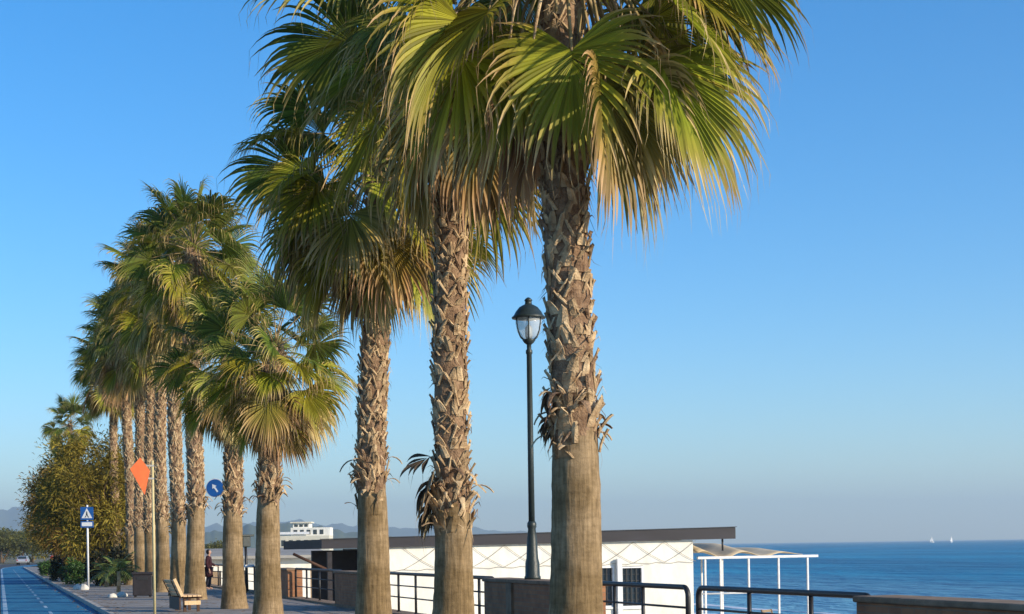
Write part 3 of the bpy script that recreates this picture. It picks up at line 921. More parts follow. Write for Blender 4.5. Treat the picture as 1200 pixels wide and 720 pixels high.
# ------------------------------------------------------------------ tamarisks, far trees, shrubs
def bushy_meshes(name, h, rad, nclump, nspr, seed, spr=0.3, wid=0.035, trunk_h=0.3, hang=1.0, lows=0.25):
    r = random.Random(seed)
    tb, fb = MB(), MB()
    tips = []
    nst = r.choice((2, 3))
    forks = []
    for s in range(nst):
        a = r.uniform(0, 6.28)
        b0 = Vector((.2 * math.cos(a), .2 * math.sin(a), -.05))
        top = Vector((rad * .3 * math.cos(a), rad * .3 * math.sin(a), h * (trunk_h + r.uniform(0, .12))))
        pts = []
        for i in range(7):
            t = i / 6
            pts.append(b0.lerp(top, t) + Vector((r.uniform(-.1, .1), r.uniform(-.1, .1), 0)) * (h / 8))
        tb.tube(pts, [.028 * h * (1 - .55 * i / 6) + .03 for i in range(7)], n=9)
        forks.append(pts[-1]); forks.append(pts[-2])
    cz = h * (0.5 + lows * .2)
    for c in range(nclump):
        while True:
            v = Vector((r.uniform(-1, 1), r.uniform(-1, 1), r.uniform(-1, 1)))
            if .35 < v.length < 1: break
        q = 1 + .28 * noise3(v.x * 2 + seed, v.y * 2, v.z * 2)
        p = Vector((v.x * rad * q, v.y * rad * q, cz + v.z * (h - cz) * q * (1.0 if v.z > 0 else 1.25 * (cz - h * lows) / (h - cz))))
        f = min(forks, key=lambda k: (k - p).length)
        mid = f.lerp(p, .55) + Vector((r.uniform(-.3, .3), r.uniform(-.3, .3), r.uniform(0, .4)))
        tb.tube([f, f.lerp(mid, .5), mid, mid.lerp(p, .6), p], [.055 * h / 8, .045 * h / 8, .03, .02, .01], n=5)
        cr = rad * r.uniform(.16, .30)
        tone = r.random()
        for k in range(nspr):
            g = Vector((r.gauss(0, 1), r.gauss(0, 1), r.gauss(0, .8))) * cr * .55
            b = p + g
            d = (g.normalized() * .7 + Vector((r.uniform(-.5, .5), r.uniform(-.5, .5), r.uniform(-.2, .6)))).normalized()
            sd = d.cross(Vector((r.uniform(-1, 1), r.uniform(-1, 1), r.uniform(-1, 1)))).normalized()
            ln = spr * r.uniform(.6, 1.4)
            w = wid * r.uniform(.6, 1.3)
            m1 = b + d * ln * .5
            m2 = b + d * ln * .95 - Z3 * ln * .35 * hang
            rn = min(1, max(0, tone * .75 + r.random() * .25))
            fb.add([b - sd * w * .4, b + sd * w * .4, m1 + sd * w, m1 - sd * w, m2], [(0, 1, 2, 3), (3, 2, 4)], 0, False, [0, 0, .5, .5, 1], rn)
    return tb.mesh('trunk', [M['tam_bark']]), fb


def tree_thing(name, meshes, loc, rz, s, label, cat, group, crown_name='crown'):
    root = thing(name, loc, label, cat, group, rz)
    root.scale = (s[0], s[0], s[1])
    link('trunk', meshes[0], root)
    link(crown_name, meshes[1], root)
    return root


tA = bushy_meshes('t', 9.0, 3.4, 120, 230, 5, spr=.34, wid=.036)
tA = (tA[0], tA[1].mesh('crown', [M['tam_leaf']], True))
tB = bushy_meshes('t', 8.0, 3.0, 115, 230, 9, spr=.34, wid=.036)
tB = (tB[0], tB[1].mesh('crown', [M['tam_leaf']], True))
G = 'tamarisk trees on the promenade'
tree_thing('tamarisk_tree', tA, gp(118, 92), 0.3, (0.95, 0.88), 'olive brown tamarisk tree rising behind the blue crossing sign', 'tree', G)
tree_thing('tamarisk_tree', tB, gp(86, 112), 2.1, (0.97, 1.04), 'leafy olive brown tamarisk tree left of the blue crossing sign', 'tree', G)
tree_thing('tamarisk_tree', tA, gp(70, 140), 4.0, (0.80, 0.95), 'leftmost brown tamarisk tree, overhanging the far end of the kerb', 'tree', G)
tree_thing('tamarisk_tree', tB, gp(142, 100), 1.0, (0.85, 0.9), 'low tamarisk tree tucked behind the leftmost palm trunks', 'tree', G)
oA = bushy_meshes('t', 7.0, 3.6, 70, 90, 21, spr=.45, wid=.09, hang=.4)
oA = (oA[0], oA[1].mesh('crown', [M['olive_leaf']], True))
G = 'far trees at the end of the road'
for px, zc, s, lab in ((2, 330, (1.2, 1.0), 'far olive green tree at the very left edge beyond the road'), (22, 345, (1.1, .95), 'far olive green tree closing the end of the blue path'),
                       (38, 335, (1.2, .9), 'far olive green tree half hidden by the leftmost tamarisk'), (-14, 350, (1.3, 1.1), 'far olive green tree just outside the left edge')):
    if px < 0: continue
    tree_thing('round_tree', oA, gp(px, zc), px, s, lab, 'tree', G)

sA = bushy_meshes('t', 1.3, .62, 26, 90, 31, spr=.16, wid=.035, trunk_h=.15, hang=.3, lows=.12)
sG = (sA[0], sA[1].mesh('foliage', [M['shrub_leaf']], True))
sB = bushy_meshes('t', 1.2, .75, 26, 90, 37, spr=.16, wid=.04, trunk_h=.15, hang=.3, lows=.1)
sD = (sB[0], sB[1].mesh('foliage', [M['dark_shrub_leaf']], True))
G = 'shrubs under the tamarisks'
for (me, px, zc, rz, s, lab) in ((sG, 86, 84, 0, (1.0, 1.0), 'bright green rounded shrub left of the blue crossing sign pole'),
                                 (sD, 116, 80, 1, (1.1, 1.2), 'dark shrub just right of the blue crossing sign pole'),
                                 (sD, 72, 96, 2, (1.0, 1.0), 'dark shrub by the kerb at the foot of the leftmost tamarisk'),
                                 (sD, 135, 78, 4, (1.2, 1.35), 'dark shrub behind the young palm with arching leaves'),
                                 (sG, 58, 118, 3, (1.2, .9), 'small green shrub farthest along the kerb'),
                                 (sD, 148, 82, 5, (1.2, 1.1), 'dark shrub between the young palm and the litter bin')):
    tree_thing('shrub', me, gp(px, zc), rz, s, lab, 'shrub', G, 'foliage')


def young_palm(px, zc, label, seed, h=1.2, n=11, L=1.1):
    r = random.Random(seed)
    root = thing('young_palm', gp(px, zc), label, 'plant', 'young palms by the kerb', 0)
    mb = MB(); mb.tube([(0, 0, -.02), (.03, 0, h * .25), (.02, .02, h * .5)], [.09, .075, .06], n=8)
    mb.build('stem', M['boot'], root)
    for i in range(n):
        az = i * 2.4 + r.uniform(-.2, .2); el = R(75 - 70 * i / n)
        fb = MB()
        p = Vector((0.02, 0.01, h * .5)); d = Vector((math.cos(az) * math.cos(el), math.sin(az) * math.cos(el), math.sin(el)))
        pts = [p]
        for k in range(12):
            d = (d - Z3 * .13).normalized(); pts.append(pts[-1] + d * L / 12)
        fb.tube(pts, [.012] * 6 + [.008] * 7, n=4, mi=0)
        sd = Vector((-math.sin(az), math.cos(az), 0))
        for k in range(2, 13):
            ll = .34 * math.sin(PI * min(1, k / 13 + .12)) + .06
            dd = (pts[k] - pts[k - 1]).normalized()
            for sg in (-1, 1):
                e = pts[k] + (sd * sg * .8 + dd * .6).normalized() * ll - Z3 * .08
                m_ = pts[k].lerp(e, .5) + Z3 * .02
                fb.add([pts[k] - dd * .012, pts[k] + dd * .012, m_ + dd * .03, m_ - dd * .03, e], [(0, 1, 2, 3), (3, 2, 4)], 0, False, [0, 0, .5, .5, 1], r.random())
        fb.build('frond', M['young_leaf'], root, leaf=True)
    return root


young_palm(138, 66, 'young palm with arching feather leaves left of the dark litter bin', 3, h=1.7, n=14, L=1.05)
young_palm(124, 76, 'young feather palm close to the blue crossing sign pole', 8, h=1.3, n=11, L=.9)


# ------------------------------------------------------------------ railings and parapets
def railing(ya, yb, posts, label):
    """bent-tube panel from ya (near) to yb (far) along the sea wall"""
    root = thing('railing', (WALL_X + .05, ya, PROM_Z + .06), label, 'railing', 'railing panels on the sea wall')
    L = yb - ya; H = 0.93; rc = 0.13
    pts = [(0, 0.045, 0), (0, 0.045, H - rc)]
    for k in range(1, 6):
        a = R(90 * k / 5)
        pts.append((0, 0.045 + rc - rc * math.cos(a), H - rc + rc * math.sin(a)))
    for k in range(1, 5):
        pts.append((0, 0.045 + rc + (L - .09 - 2 * rc) * k / 5, H))
    for k in range(0, 6):
        a = R(90 - 90 * k / 5)
        pts.append((0, L - .045 - rc + rc * math.cos(a), H - rc + rc * math.sin(a)))
    pts.append((0, L - .045, 0))
    MB().tube(pts, 0.038, n=12).build('top_rail', M['dark_metal'], root)
    for z in (0.36, 0.64):
        MB().tube([(0, .05, z), (0, L - .05, z)], 0.017, n=8).build('mid_rail', M['dark_metal'], root)
    for y in posts:
        mb = MB(); mb.tube([(0, y - ya, 0), (0, y - ya, H - .03)], 0.03, n=10); mb.lathe([(.06, 0), (.06, .012), (.034, .02)], (0, y - ya, 0), 12)
        mb.build('post', M['dark_metal'], root)
    return root


def parapet(ya, yb, label, pil=()):
    root = thing('parapet_wall', (WALL_X, ya, PROM_Z), label, 'wall', 'brick parapets on the sea wall')
    L = yb - ya
    mb = MB(); mb.box(-.19, .30, .02, L - .02, .05, .93, bev=.01); mb.build('wall', M['brick'], root)
    mb = MB(); mb.box(-.23, .34, 0, L, .93, 1.0, bev=.02); mb.build('coping', M['cap'], root)
    for y in pil:
        mb = MB(); mb.box(-.235, -.19, y - ya - .16, y - ya + .16, .05, .928); mb.build('pilaster', M['cap'], root)
    return root


Yl = lambda px: yline(px, WALL_X)
parapet(3.0, Yl(1019), 'brick parapet with pale coping at the bottom right corner of the picture')
railing(Yl(1019) + .02, Yl(812), [Yl(945), Yl(873)], 'nearest dark railing panel, in front of the beach pergola')
railing(Yl(803), Yl(690), [Yl(749), Yl(716)], 'dark railing panel right of the nearest palm, crossing the building windows')
parapet(Yl(690) + .02, Yl(577), 'brick parapet carrying the street lamp', pil=(Yl(609),))
railing(Yl(576), Yl(444), [Yl(558), Yl(519), Yl(484), Yl(464)], 'dark railing panel either side of the second nearest palm')
parapet(Yl(443), Yl(399), 'dark brick parapet between the third palm and the far railing')
railing(Yl(398.5), Yl(344), [Yl(372), Yl(357)], 'dark railing panel right of the short bright palm')
parapet(Yl(343.5), Yl(326), 'short dark brick parapet touching the right edge of the short bright palm')
ys = [Yl(325.5)]
railing(Yl(325.5), Yl(283), [Yl(310), Yl(296)], 'dark railing panel showing behind the short bright palm')
railing(Yl(282), Yl(236), [Yl(272), Yl(261), Yl(254), Yl(245)], 'dark railing panel right beside the person in maroon')



# ------------------------------------------------------------------ street lamp
def street_lamp():
    zc = zline(620, WALL_X + .05)
    y = Yl(620.5)
    root = thing('street_lamp', (WALL_X + .05, y, 1.0), 'dark cast iron street lamp with glass lantern standing on the brick parapet', 'street lamp')
    mb = MB()
    mb.lathe([(.15, 0), (.15, .05), (.135, .07), (.13, .30), (.11, .38), (.09, .75), (.07, .92), (.085, .96), (.085, 1.02), (.065, 1.06)], n=16)
    mb.build('base', M['lamp_metal'], root)
    mb = MB(); mb.lathe([(.058, 1.06), (.054, 2.4), (.048, 4.1), (.062, 4.12), (.062, 4.17), (.042, 4.2), (.042, 4.28)], n=16); mb.build('pole', M['lamp_metal'], root)
    z = 4.28
    mb = MB(); mb.lathe([(.045, z), (.085, z + .03), (.12, z + .08), (.11, z + .095)], n=20); mb.build('collar', M['lamp_metal'], root)
    mb = MB(); mb.lathe([(.10, z + .09), (.17, z + .15), (.215, z + .25), (.238, z + .38), (.245, z + .48)], n=24); mb.build('lantern_glass', M['glass'], root)
    for k in range(6):
        a = k * PI / 3 + .2
        MB().tube([(rr * math.cos(a), rr * math.sin(a), z + h) for rr, h in ((.105, .085), (.175, .145), (.222, .25), (.245, .38), (.252, .48))], .011, n=6).build('lantern_rib', M['lamp_metal'], root)
    mb = MB(); mb.lathe([(.05, z + .10), (.07, z + .16), (.07, z + .30), (.03, z + .36)], n=14); mb.build('bulb', M['white_sign'], root)
    mb = MB(); mb.lathe([(.24, z + .478), (.305, z + .475), (.31, z + .50), (.27, z + .535), (.235, z + .60), (.17, z + .68), (.10, z + .72), (.065, z + .735), (.06, z + .79), (.075, z + .80), (.06, z + .83), (.02, z + .86)], n=24)
    mb.build('hood', M['lamp_metal'], root)


street_lamp()


# ------------------------------------------------------------------ beach buildings
def facing(normal_az):
    """matrix whose -y axis looks along azimuth normal_az (clockwise from +y)"""
    return Matrix.Rotation(PI - normal_az, 4, 'Z')


BY = 56.0        # the beach building faces back down the promenade


def bx(px):
    return BY * math.tan(math.atan((px - 600) / F) + PSI)


def bz(px, py):
    zc = BY * math.cos(PSI) + bx(px) * math.sin(PSI)
    return at(px, py, zc).z


def beach_building():
    x0, xw, x1 = bx(384), bx(452), bx(812)
    root = thing('beach_building', (x0, BY, -1.6), 'long white beach building with dark grey sloping roof edge and rope lattice', 'building')
    O = Vector((x0, BY, -1.6))
    D = 7.5
    zt_ = 1.6 + 1.62
    # front wall, with real openings for the two windows
    def hole(pxa, pxb, pya, pyb):
        return bx(pxa) - x0, bx(pxb) - x0, bz((pxa + pxb) / 2, pyb) + 1.6, bz((pxa + pxb) / 2, pya) + 1.6
    h1, h2 = hole(697, 719, 664, 712), hole(727, 753, 664, 712)
    a, b = xw - x0, x1 - x0
    mb = MB()
    mb.box(a, h1[0], 0, .25, 0, zt_)
    mb.box(h1[0], h2[1], 0, .25, h1[3], zt_)
    mb.box(h1[0], h2[1], 0, .25, 0, h1[2])
    mb.box(h1[1], h2[0], 0, .25, h1[2], h1[3])
    mb.box(h2[1], b, 0, .25, 0, zt_)
    mb.box(b - .25, b, .25, D, 0, zt_)
    mb.box(a, b, D - .25, D, 0, zt_)
    mb.box(a, a + .25, .25, D, 0, zt_)
    mb.build('wall', M['white_wall'], root)
    # window parts
    for h in (h1, h2):
        w = MB()
        for xx in (h[0], h[1] - .06):
            w.box(xx, xx + .06, -.02, .1, h[2], h[3])
        w.box(h[0] + .06, h[1] - .06, -.02, .1, h[3] - .06, h[3]); w.box(h[0] + .06, h[1] - .06, -.02, .1, h[2], h[2] + .06)
        wo = w.build('window', M['white_metal'], root)
        g = MB(); g.box(h[0] + .06, h[1] - .06, .12, .14, h[2] + .06, h[3] - .06); g.build('pane', M['dark_glass'], wo)
        gr = MB()
        n = 4 if h is h2 else 3
        for k in range(1, n):
            xx = h[0] + .06 + (h[1] - h[0] - .12) * k / n
            gr.box(xx - .015, xx + .015, .04, .07, h[2] + .06, h[3] - .06)
        for k in range(1, 6):
            z = h[2] + .06 + (h[3] - h[2] - .12) * k / 6
            gr.box(h[0] + .06, h[1] - .06, .072, .09, z - .012, z + .012)
        gr.build('grille', M['dark_metal'], wo)
        s = MB(); s.box(h[0] - .06, h[1] + .06, -.08, -.022, h[2] - .06, h[2]); s.build('sill', M['white_metal'], wo)
    # white post between the windows
    xp = bx(723.5) - x0
    mb = MB(); mb.box(xp - .09, xp + .09, -.22, -.06, 0, bz(723, 655) + 1.6); mb.build('post', M['white_metal'], root)
    # open porch at the left end, its shade painted near-black: floor, back wall, side post, sloping brace
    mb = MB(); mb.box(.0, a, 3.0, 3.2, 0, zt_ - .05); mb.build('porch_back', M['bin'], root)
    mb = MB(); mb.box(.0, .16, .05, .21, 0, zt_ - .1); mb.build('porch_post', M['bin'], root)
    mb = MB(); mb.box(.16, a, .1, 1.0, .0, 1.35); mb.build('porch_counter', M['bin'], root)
    MB().tube([(-1.2, .1, zt_ - .15), (.05, .1, zt_ - .75)], .05, n=8).build('brace', M['dark_wood'], root)
    # roof with sloping dark edge
    xa, xb = bx(376) - x0, bx(860) - x0
    za0, za1 = bz(376, 643.5) + 1.6, bz(376, 632.5) + 1.6
    zb0, zb1 = bz(860, 631.5) + 1.6, bz(860, 618) + 1.6
    mb = MB()
    y0, y1 = -.16, D + .3
    vs = [(xa, y0, za0), (xb, y0, zb0), (xb, y1, zb0), (xa, y1, za0), (xa, y0, za1), (xb, y0, zb1), (xb, y1, zb1), (xa, y1, za1)]
    mb.add(vs, [(0, 3, 2, 1), (4, 5, 6, 7), (0, 1, 5, 4), (1, 2, 6, 5), (2, 3, 7, 6), (3, 0, 4, 7)])
    mb.build('roof', M['fascia'], root)
    mb = MB()
    vs = [(xa - .04, y0 - .05, za1 + .003), (xb + .04, y0 - .05, zb1 + .003), (xb + .04, y0 + .12, zb1 + .003), (xa - .04, y0 + .12, za1 + .003)]
    vs += [(p[0], p[1], p[2] + .02) for p in vs]
    mb.add(vs, [(0, 3, 2, 1), (4, 5, 6, 7), (0, 1, 5, 4), (1, 2, 6, 5), (2, 3, 7, 6), (3, 0, 4, 7)])
    mb.build('roof_trim', M['fascia'], root)
    # wall top trim between wall and rising roof
    mb = MB()
    mb.add([(a, .02, zt_ + .002), (b, .02, zt_ + .002), (b, .02, zb0 - .03), (a, .02, za0 + .05), (a, .2, zt_ + .002), (b, .2, zt_ + .002), (b, .2, zb0 - .03), (a, .2, za0 + .05)],
           [(0, 1, 2, 3), (4, 7, 6, 5), (0, 4, 5, 1), (1, 5, 6, 2), (2, 6, 7, 3), (3, 7, 4, 0)])
    mb.build('wall_head', M['white_wall'], root)
    xpst = bx(848) - x0
    MB().tube([(xpst, .1, zb0 - .45), (xpst, .1, zb0 + .02)], .04, n=8).build('hanger', M['dark_metal'], root)
    # rope lattice slung from the roof edge
    mb = MB()
    top = lambda x: za0 + (zb0 - za0) * (x - xa) / (xb - xa) - .03
    step = (bx(745) - bx(708))
    x = a - step * .5
    k = 0
    while x < xb - step:
        xm = x + step * .5
        for (xs_, xe_) in ((x, x + step), (x + step, x)):
            if min(xs_, xe_) < a or max(xs_, xe_) > b + 1.2: continue
            p = []
            for i in range(7):
                t = i / 6
                p.append((xs_ + (xe_ - xs_) * t, -.05, top(xs_) * (1 - t) + (top(xe_) - .78) * t - .06 * math.sin(PI * t)))
            mb.tube(p, .008, n=5)
        x += step
    p = [(a + (b - a) * i / 40, -.045, top(a + (b - a) * i / 40) - .80 - .03 * math.sin(i * 2.1)) for i in range(41)]
    mb.tube(p, .008, n=5)
    mb.build('rope_lattice', M['rope'], root)


beach_building()


def pergola():
    PY = 58.0
    X = lambda px: PY * math.tan(math.atan((px - 600) / F) + PSI)
    zat = lambda px, py: at(px, py, PY * math.cos(PSI) + X(px) * math.sin(PSI)).z
    xl, xr = X(817), X(958)
    root = thing('beach_pergola', (xl, PY, -1.7), 'white post pergola with drooping beige shade cloth on the beach', 'pergola')
    zr = 1.7 + zat(880, 653)
    D = 7.0
    for px, yy in ((826, 0), (844, 0), (877, 0), (912, 0), (946, 0), (868, D * .9), (899, D * .9), (925, D * .9)):
        xx = X(px) - xl if yy == 0 else X(px) - xl
        mb = MB(); mb.box(xx - .036, xx + .036, yy - .036, yy + .036, 0, zr - .06, bev=.01); mb.build('post', M['white_metal'], root)
    mb = MB(); mb.box(0, xr - xl, -.06, .06, zr - .05, zr + .05, bev=.01); mb.build('front_beam', M['white_metal'], root)
    mb = MB(); mb.box(0, xr - xl - .5, D - .08, D + .08, zr + .15, zr + .28, bev=.01); mb.build('rear_beam', M['white_metal'], root)
    zq = zat(880, 678) + 1.7
    for yy, z in ((0, 1.35),):
        MB().tube([(.1, yy, z), (X(912) - xl, yy, z)], .035, n=8).build('hand_rail', M['white_metal'], root)
    # cloth slung in waves over the frame, thinning towards the right end
    mb = MB(); vs, fs = [], []
    nx_, ny_ = 70, 16
    wl = X(940) - xl
    for j in range(ny_ + 1):
        for i in range(nx_ + 1):
            u, v = i / nx_, j / ny_
            amp = .27 * (1 - .75 * u)
            z = zr + .12 + .42 * (1 - .8 * u) * min(1, v * 3) + amp * math.sin(u * 2 * PI * 2.6 + .6 + v * .5) * (.6 + .4 * min(1, v * 2))
            vs.append((wl * u, D * v - .02, z))
    for j in range(ny_):
        for i in range(nx_):
            fs.append((j * (nx_ + 1) + i, j * (nx_ + 1) + i + 1, (j + 1) * (nx_ + 1) + i + 1, (j + 1) * (nx_ + 1) + i))
    mb.add(vs, fs, smooth=True)
    o = mb.build('shade_cloth', M['fabric'], root)
    so_ = o.modifiers.new('thickness', 'SOLIDIFY'); so_.thickness = .02
    return root


pergola()


def beach_chair(px, py, zc):
    p = at(px, py, zc)
    root = thing('beach_chair', (p.x, p.y, -1.55), 'wooden beach chair standing on the sand under the pergola side of the railing', 'chair', rz=R(35))
    for sg in (-1, 1):
        MB().tube([(sg * .28, -.4, 0), (sg * .28, .25, .5), (sg * .28, .5, 1.25)], .03, n=6).build('side_frame', M['grey_wood'], root)
        MB().tube([(sg * .28, .45, 0), (sg * .28, -.3, .52)], .028, n=6).build('leg', M['grey_wood'], root)
    mb = MB()
    for k in range(7):
        t = k / 6
        mb.box(-.27, .27, -.28 + .5 * t, -.22 + .5 * t, .47, .49)
    mb.build('seat', M['grey_wood'], root)
    mb = MB()
    for k in range(8):
        t = k / 7
        mb.box(-.27, .27, .28 + .2 * t, .30 + .2 * t, .55 + .62 * t, .62 + .62 * t)
    mb.build('backrest', M['grey_wood'], root)


beach_chair(916, 700, 46)


def low_hut():
    y = 92.0
    X = lambda px: y * math.tan(math.atan((px - 600) / F) + PSI)
    x0, x1 = X(238), X(383)
    root = thing('beach_hut', (x0, y, -1.6), 'low white beach hut with pale grey flat roof beyond the far railing', 'building')
    L = x1 - x0
    n = 5
    mb = MB()
    bay = L / n
    for k in range(n):
        a, b = k * bay, (k + 1) * bay
        mb.box(a, a + bay * .3, 0, .25, 0, 2.75); mb.box(b - bay * .3, b, 0, .25, 0, 2.75)
        mb.box(a + bay * .3, b - bay * .3, 0, .25, 2.1, 2.75)
    mb.box(0, L, 5, 5.2, 0, 2.75); mb.box(0, .25, .25, 5, 0, 2.75); mb.box(L - .25, L, .25, 5, 0, 2.75)
    mb.build('wall', M['white_wall'], root)
    for k in range(n):
        a = k * bay
        d = MB(); d.box(a + bay * .3, a + bay * .7, .1, .15, 0, 2.1); d.build('door', M['grey_wood'], root)
    vs = [(-.3, -.7, 2.76), (L + .3, -.7, 2.76), (L + .3, 5.4, 3.2), (-.3, 5.4, 3.2)]
    vs += [(p[0], p[1], p[2] + .16) for p in vs]
    mb = MB(); mb.add(vs, [(0, 3, 2, 1), (4, 5, 6, 7), (0, 1, 5, 4), (1, 2, 6, 5), (2, 3, 7, 6), (3, 0, 4, 7)]); mb.build('roof', M['grey_roof'], root)


low_hut()


def far_hotel():
    zc = 330.0
    p0, p1 = at(327, 640, zc), at(386, 640, zc)
    root = thing('terraced_building', (p0.x, p0.y, -2), 'distant cream terraced building seen right of the short bright palm', 'building', rz=-PSI)
    W_ = 59 * zc / F
    k = zc / F
    z = lambda py: EYE + (644.8 - py) * k + 2
    mb = MB(); mb.box(0, W_, 0, 7, 0, z(628)); mb.build('lower_storey', M['cream_wall'], root)
    mb = MB(); mb.box(W_ * .22, W_, 1.2, 7, z(628) + .002, z(618.5)); mb.build('middle_storey', M['white_wall'], root)
    mb = MB(); mb.box(W_ * .25, W_ * .58, 2.4, 7, z(618.5) + .002, z(613)); mb.build('top_storey', M['white_wall'], root)
    mb = MB(); mb.box(W_ * .2, W_ * .62, 1.9, 7.2, z(613) + .004, z(613) + .25); mb.build('roof', M['cream_wall'], root)
    mb = MB(); mb.box(W_ * .0, W_ * .6, .7, .75, z(628) + .3, z(628) + .8); mb.build('balcony_rail', M['white_metal'], root)
    for i in range(5):
        w = MB(); xx = W_ * (.28 + .13 * i); w.box(xx, xx + .75, 1.15, 1.25, z(626.5), z(621)); w.build('window', M['dark_glass'], root)
    for i in range(3):
        w = MB(); xx = W_ * (.28 + .1 * i); w.box(xx, xx + .7, 2.35, 2.45, z(618) + .1, z(614.5)); w.build('window', M['dark_glass'], root)
    for i in range(6):
        w = MB(); xx = W_ * (.05 + .15 * i); w.box(xx, xx + .8, -.05, .05, z(640), z(633)); w.build('window', M['dark_glass'], root)


far_hotel()
tree_thing('round_tree', oA, gp(345, 250) + Vector((0, 0, -2)), 1.0, (.55, .62), 'far green bush in front of the cream terraced building', 'tree', 'far trees beyond the beach')
tree_thing('round_tree', oA, gp(258, 230) + Vector((0, 0, -2)), 2.0, (.7, .72), 'far green bush left of the trunk beside the round blue sign', 'tree', 'far trees beyond the beach')

# ------------------------------------------------------------------ signs and small street furniture
def disc(mb, c, r, y0, y1, n=28, mi=0):
    vs = [(c[0] + r * math.cos(2 * PI * k / n), y0, c[1] + r * math.sin(2 * PI * k / n)) for k in range(n)] + [(c[0] + r * math.cos(2 * PI * k / n), y1, c[1] + r * math.sin(2 * PI * k / n)) for k in range(n)]
    fs = [tuple(range(n)), tuple(reversed(range(n, 2 * n)))] + [(k, k + n, (k + 1) % n + n, (k + 1) % n) for k in range(n)]
    mb.add(vs, fs, mi)


I4 = Matrix.Identity(4)


def orange_sign():
    zc = 39.0
    b = gp(180.3, zc)
    root = thing('orange_sign', b, 'orange kite shaped sign held beside a thin pale yellow pole', 'sign', rz=-PSI + .35)
    k = zc / F
    zz = lambda py: EYE + (647.5 - py) * k
    MB().tube([(0, 0, -.02), (0, 0, zz(540))], .032, n=10).build('pole', M['pole_yellow'], root)
    poly = [((x - 180.3) * k, zz(y)) for x, y in ((166, 536.5), (176.8, 552), (170.5, 580.5), (154, 550))]
    mb = MB(); mb.prism(poly, Matrix.Translation((0, -.06, 0)), .02); mb.build('sign_face', M['orange'], root)
    for py in (546, 561):
        mb = MB(); mb.box(-.26, .03, -.038, -.02, zz(py) - .02, zz(py) + .02); mb.build('bracket', M['grey_metal'], root)


orange_sign()


def crossing_sign():
    zc = 73.0
    b = gp(103, zc)
    root = thing('crossing_sign', b, 'blue pedestrian crossing sign with white triangle on a pale pole by the kerb', 'sign', rz=-PSI)
    k = zc / F
    zz = lambda py: EYE + (648.6 - py) * k
    MB().tube([(0, 0, -.02), (0, 0, zz(592))], .045, n=10).build('pole', M['white_metal'], root)
    h0, h1 = zz(609.5), zz(592)
    w = .29
    s = MB(); s.box(-w, w, -.075, -.05, h0, h0 + 2 * w, bev=.004); face = s.build('sign_face', M['blue_sign'], root)
    t = MB(); t.prism([(-.24, h0 + .08), (.24, h0 + .08), (0, h0 + .53)], Matrix.Translation((0, -.082, 0)), .006); t.build('triangle', M['white_sign'], face)
    g = MB()                       # small walking figure inside the triangle
    disc(g, (.0, h0 + .35), .032, -.089, -.083, 12)
    g.prism([(-.03, h0 + .222), (.035, h0 + .222), (.03, h0 + .31), (-.03, h0 + .31)], Matrix.Translation((0, -.089, 0)), .006)
    g.prism([(-.10, h0 + .11), (-.06, h0 + .11), (.0, h0 + .22), (-.03, h0 + .22)], Matrix.Translation((0, -.089, 0)), .006)
    g.prism([(.06, h0 + .11), (.10, h0 + .11), (.035, h0 + .22), (.003, h0 + .22)], Matrix.Translation((0, -.089, 0)), .006)
    g.build('pictogram', M['dark_metal'], face)
    s = MB(); s.box(-.29, .29, -.075, -.05, zz(618.5), zz(611), bev=.004); pl = s.build('plate', M['blue_sign'], root)
    s = MB(); s.box(-.235, .235, -.082, -.076, zz(616.8), zz(612.3)); s.build('plate_panel', M['white_sign'], pl)


crossing_sign()


def round_sign():
    zc = 58.0
    b = gp(265, zc)
    root = thing('round_sign', b, 'round blue sign with white rim showing left of a palm trunk', 'sign', rz=-PSI - .15)
    k = zc / F
    zz = lambda py: EYE + (646.2 - py) * k
    MB().tube([(0, 0, -.02), (0, 0, zz(560))], .03, n=10).build('pole', M['grey_metal'], root)
    mb = MB(); mb.box(-.2, .04, -.04, -.025, zz(572) - .03, zz(572) + .03); mb.build('bracket', M['grey_metal'], root)
    c = ((253.5 - 265) * k, zz(572))
    mb = MB(); disc(mb, c, .345, -.07, -.045); rim = mb.build('rim', M['white_sign'], root)
    mb = MB(); disc(mb, c, .315, -.078, -.0705); mb.build('sign_face', M['blue_sign'], rim)
    mb = MB()
    mb.prism([(c[0] - .03, c[1] - .17), (c[0] + .03, c[1] - .17), (c[0] + .03, c[1] + .03), (c[0] + .095, c[1] + .03), (c[0], c[1] + .17), (c[0] - .095, c[1] + .03), (c[0] - .03, c[1] + .03)],
             Matrix.Translation((c[0], 0, c[1])) @ Matrix.Rotation(R(-35), 4, 'Y') @ Matrix.Translation((-c[0], -.085, -c[1])), .006)
    mb.build('arrow', M['white_sign'], rim)


round_sign()


def hooded_post():
    zc = 62.0
    b = gp(288.5, zc)
    root = thing('hooded_post', b, 'slim dark post with a small hooded box on top, between two short palms', 'post', rz=-PSI + .5)
    k = zc / F
    zz = lambda py: EYE + (645.7 - py) * k
    MB().tube([(0, 0, -.02), (.0, 0, zz(664)), (-.02, 0, zz(640))], [.07, .055, .05], n=10).build('pole', M['dark_metal'], root)
    mb = MB(); mb.box(-.17, .15, -.12, .12, zz(641), zz(629), bev=.02); mb.build('box', M['lamp_metal'], root)
    mb = MB(); mb.box(-.19, .27, -.15, .15, zz(629) + .002, zz(626.5), bev=.015); mb.build('hood', M['lamp_metal'], root)
    mb = MB(); mb.box(-.08, .30, -.10, .08, zz(665), zz(662), bev=.01); mb.build('shelf', M['white_metal'], root)


hooded_post()


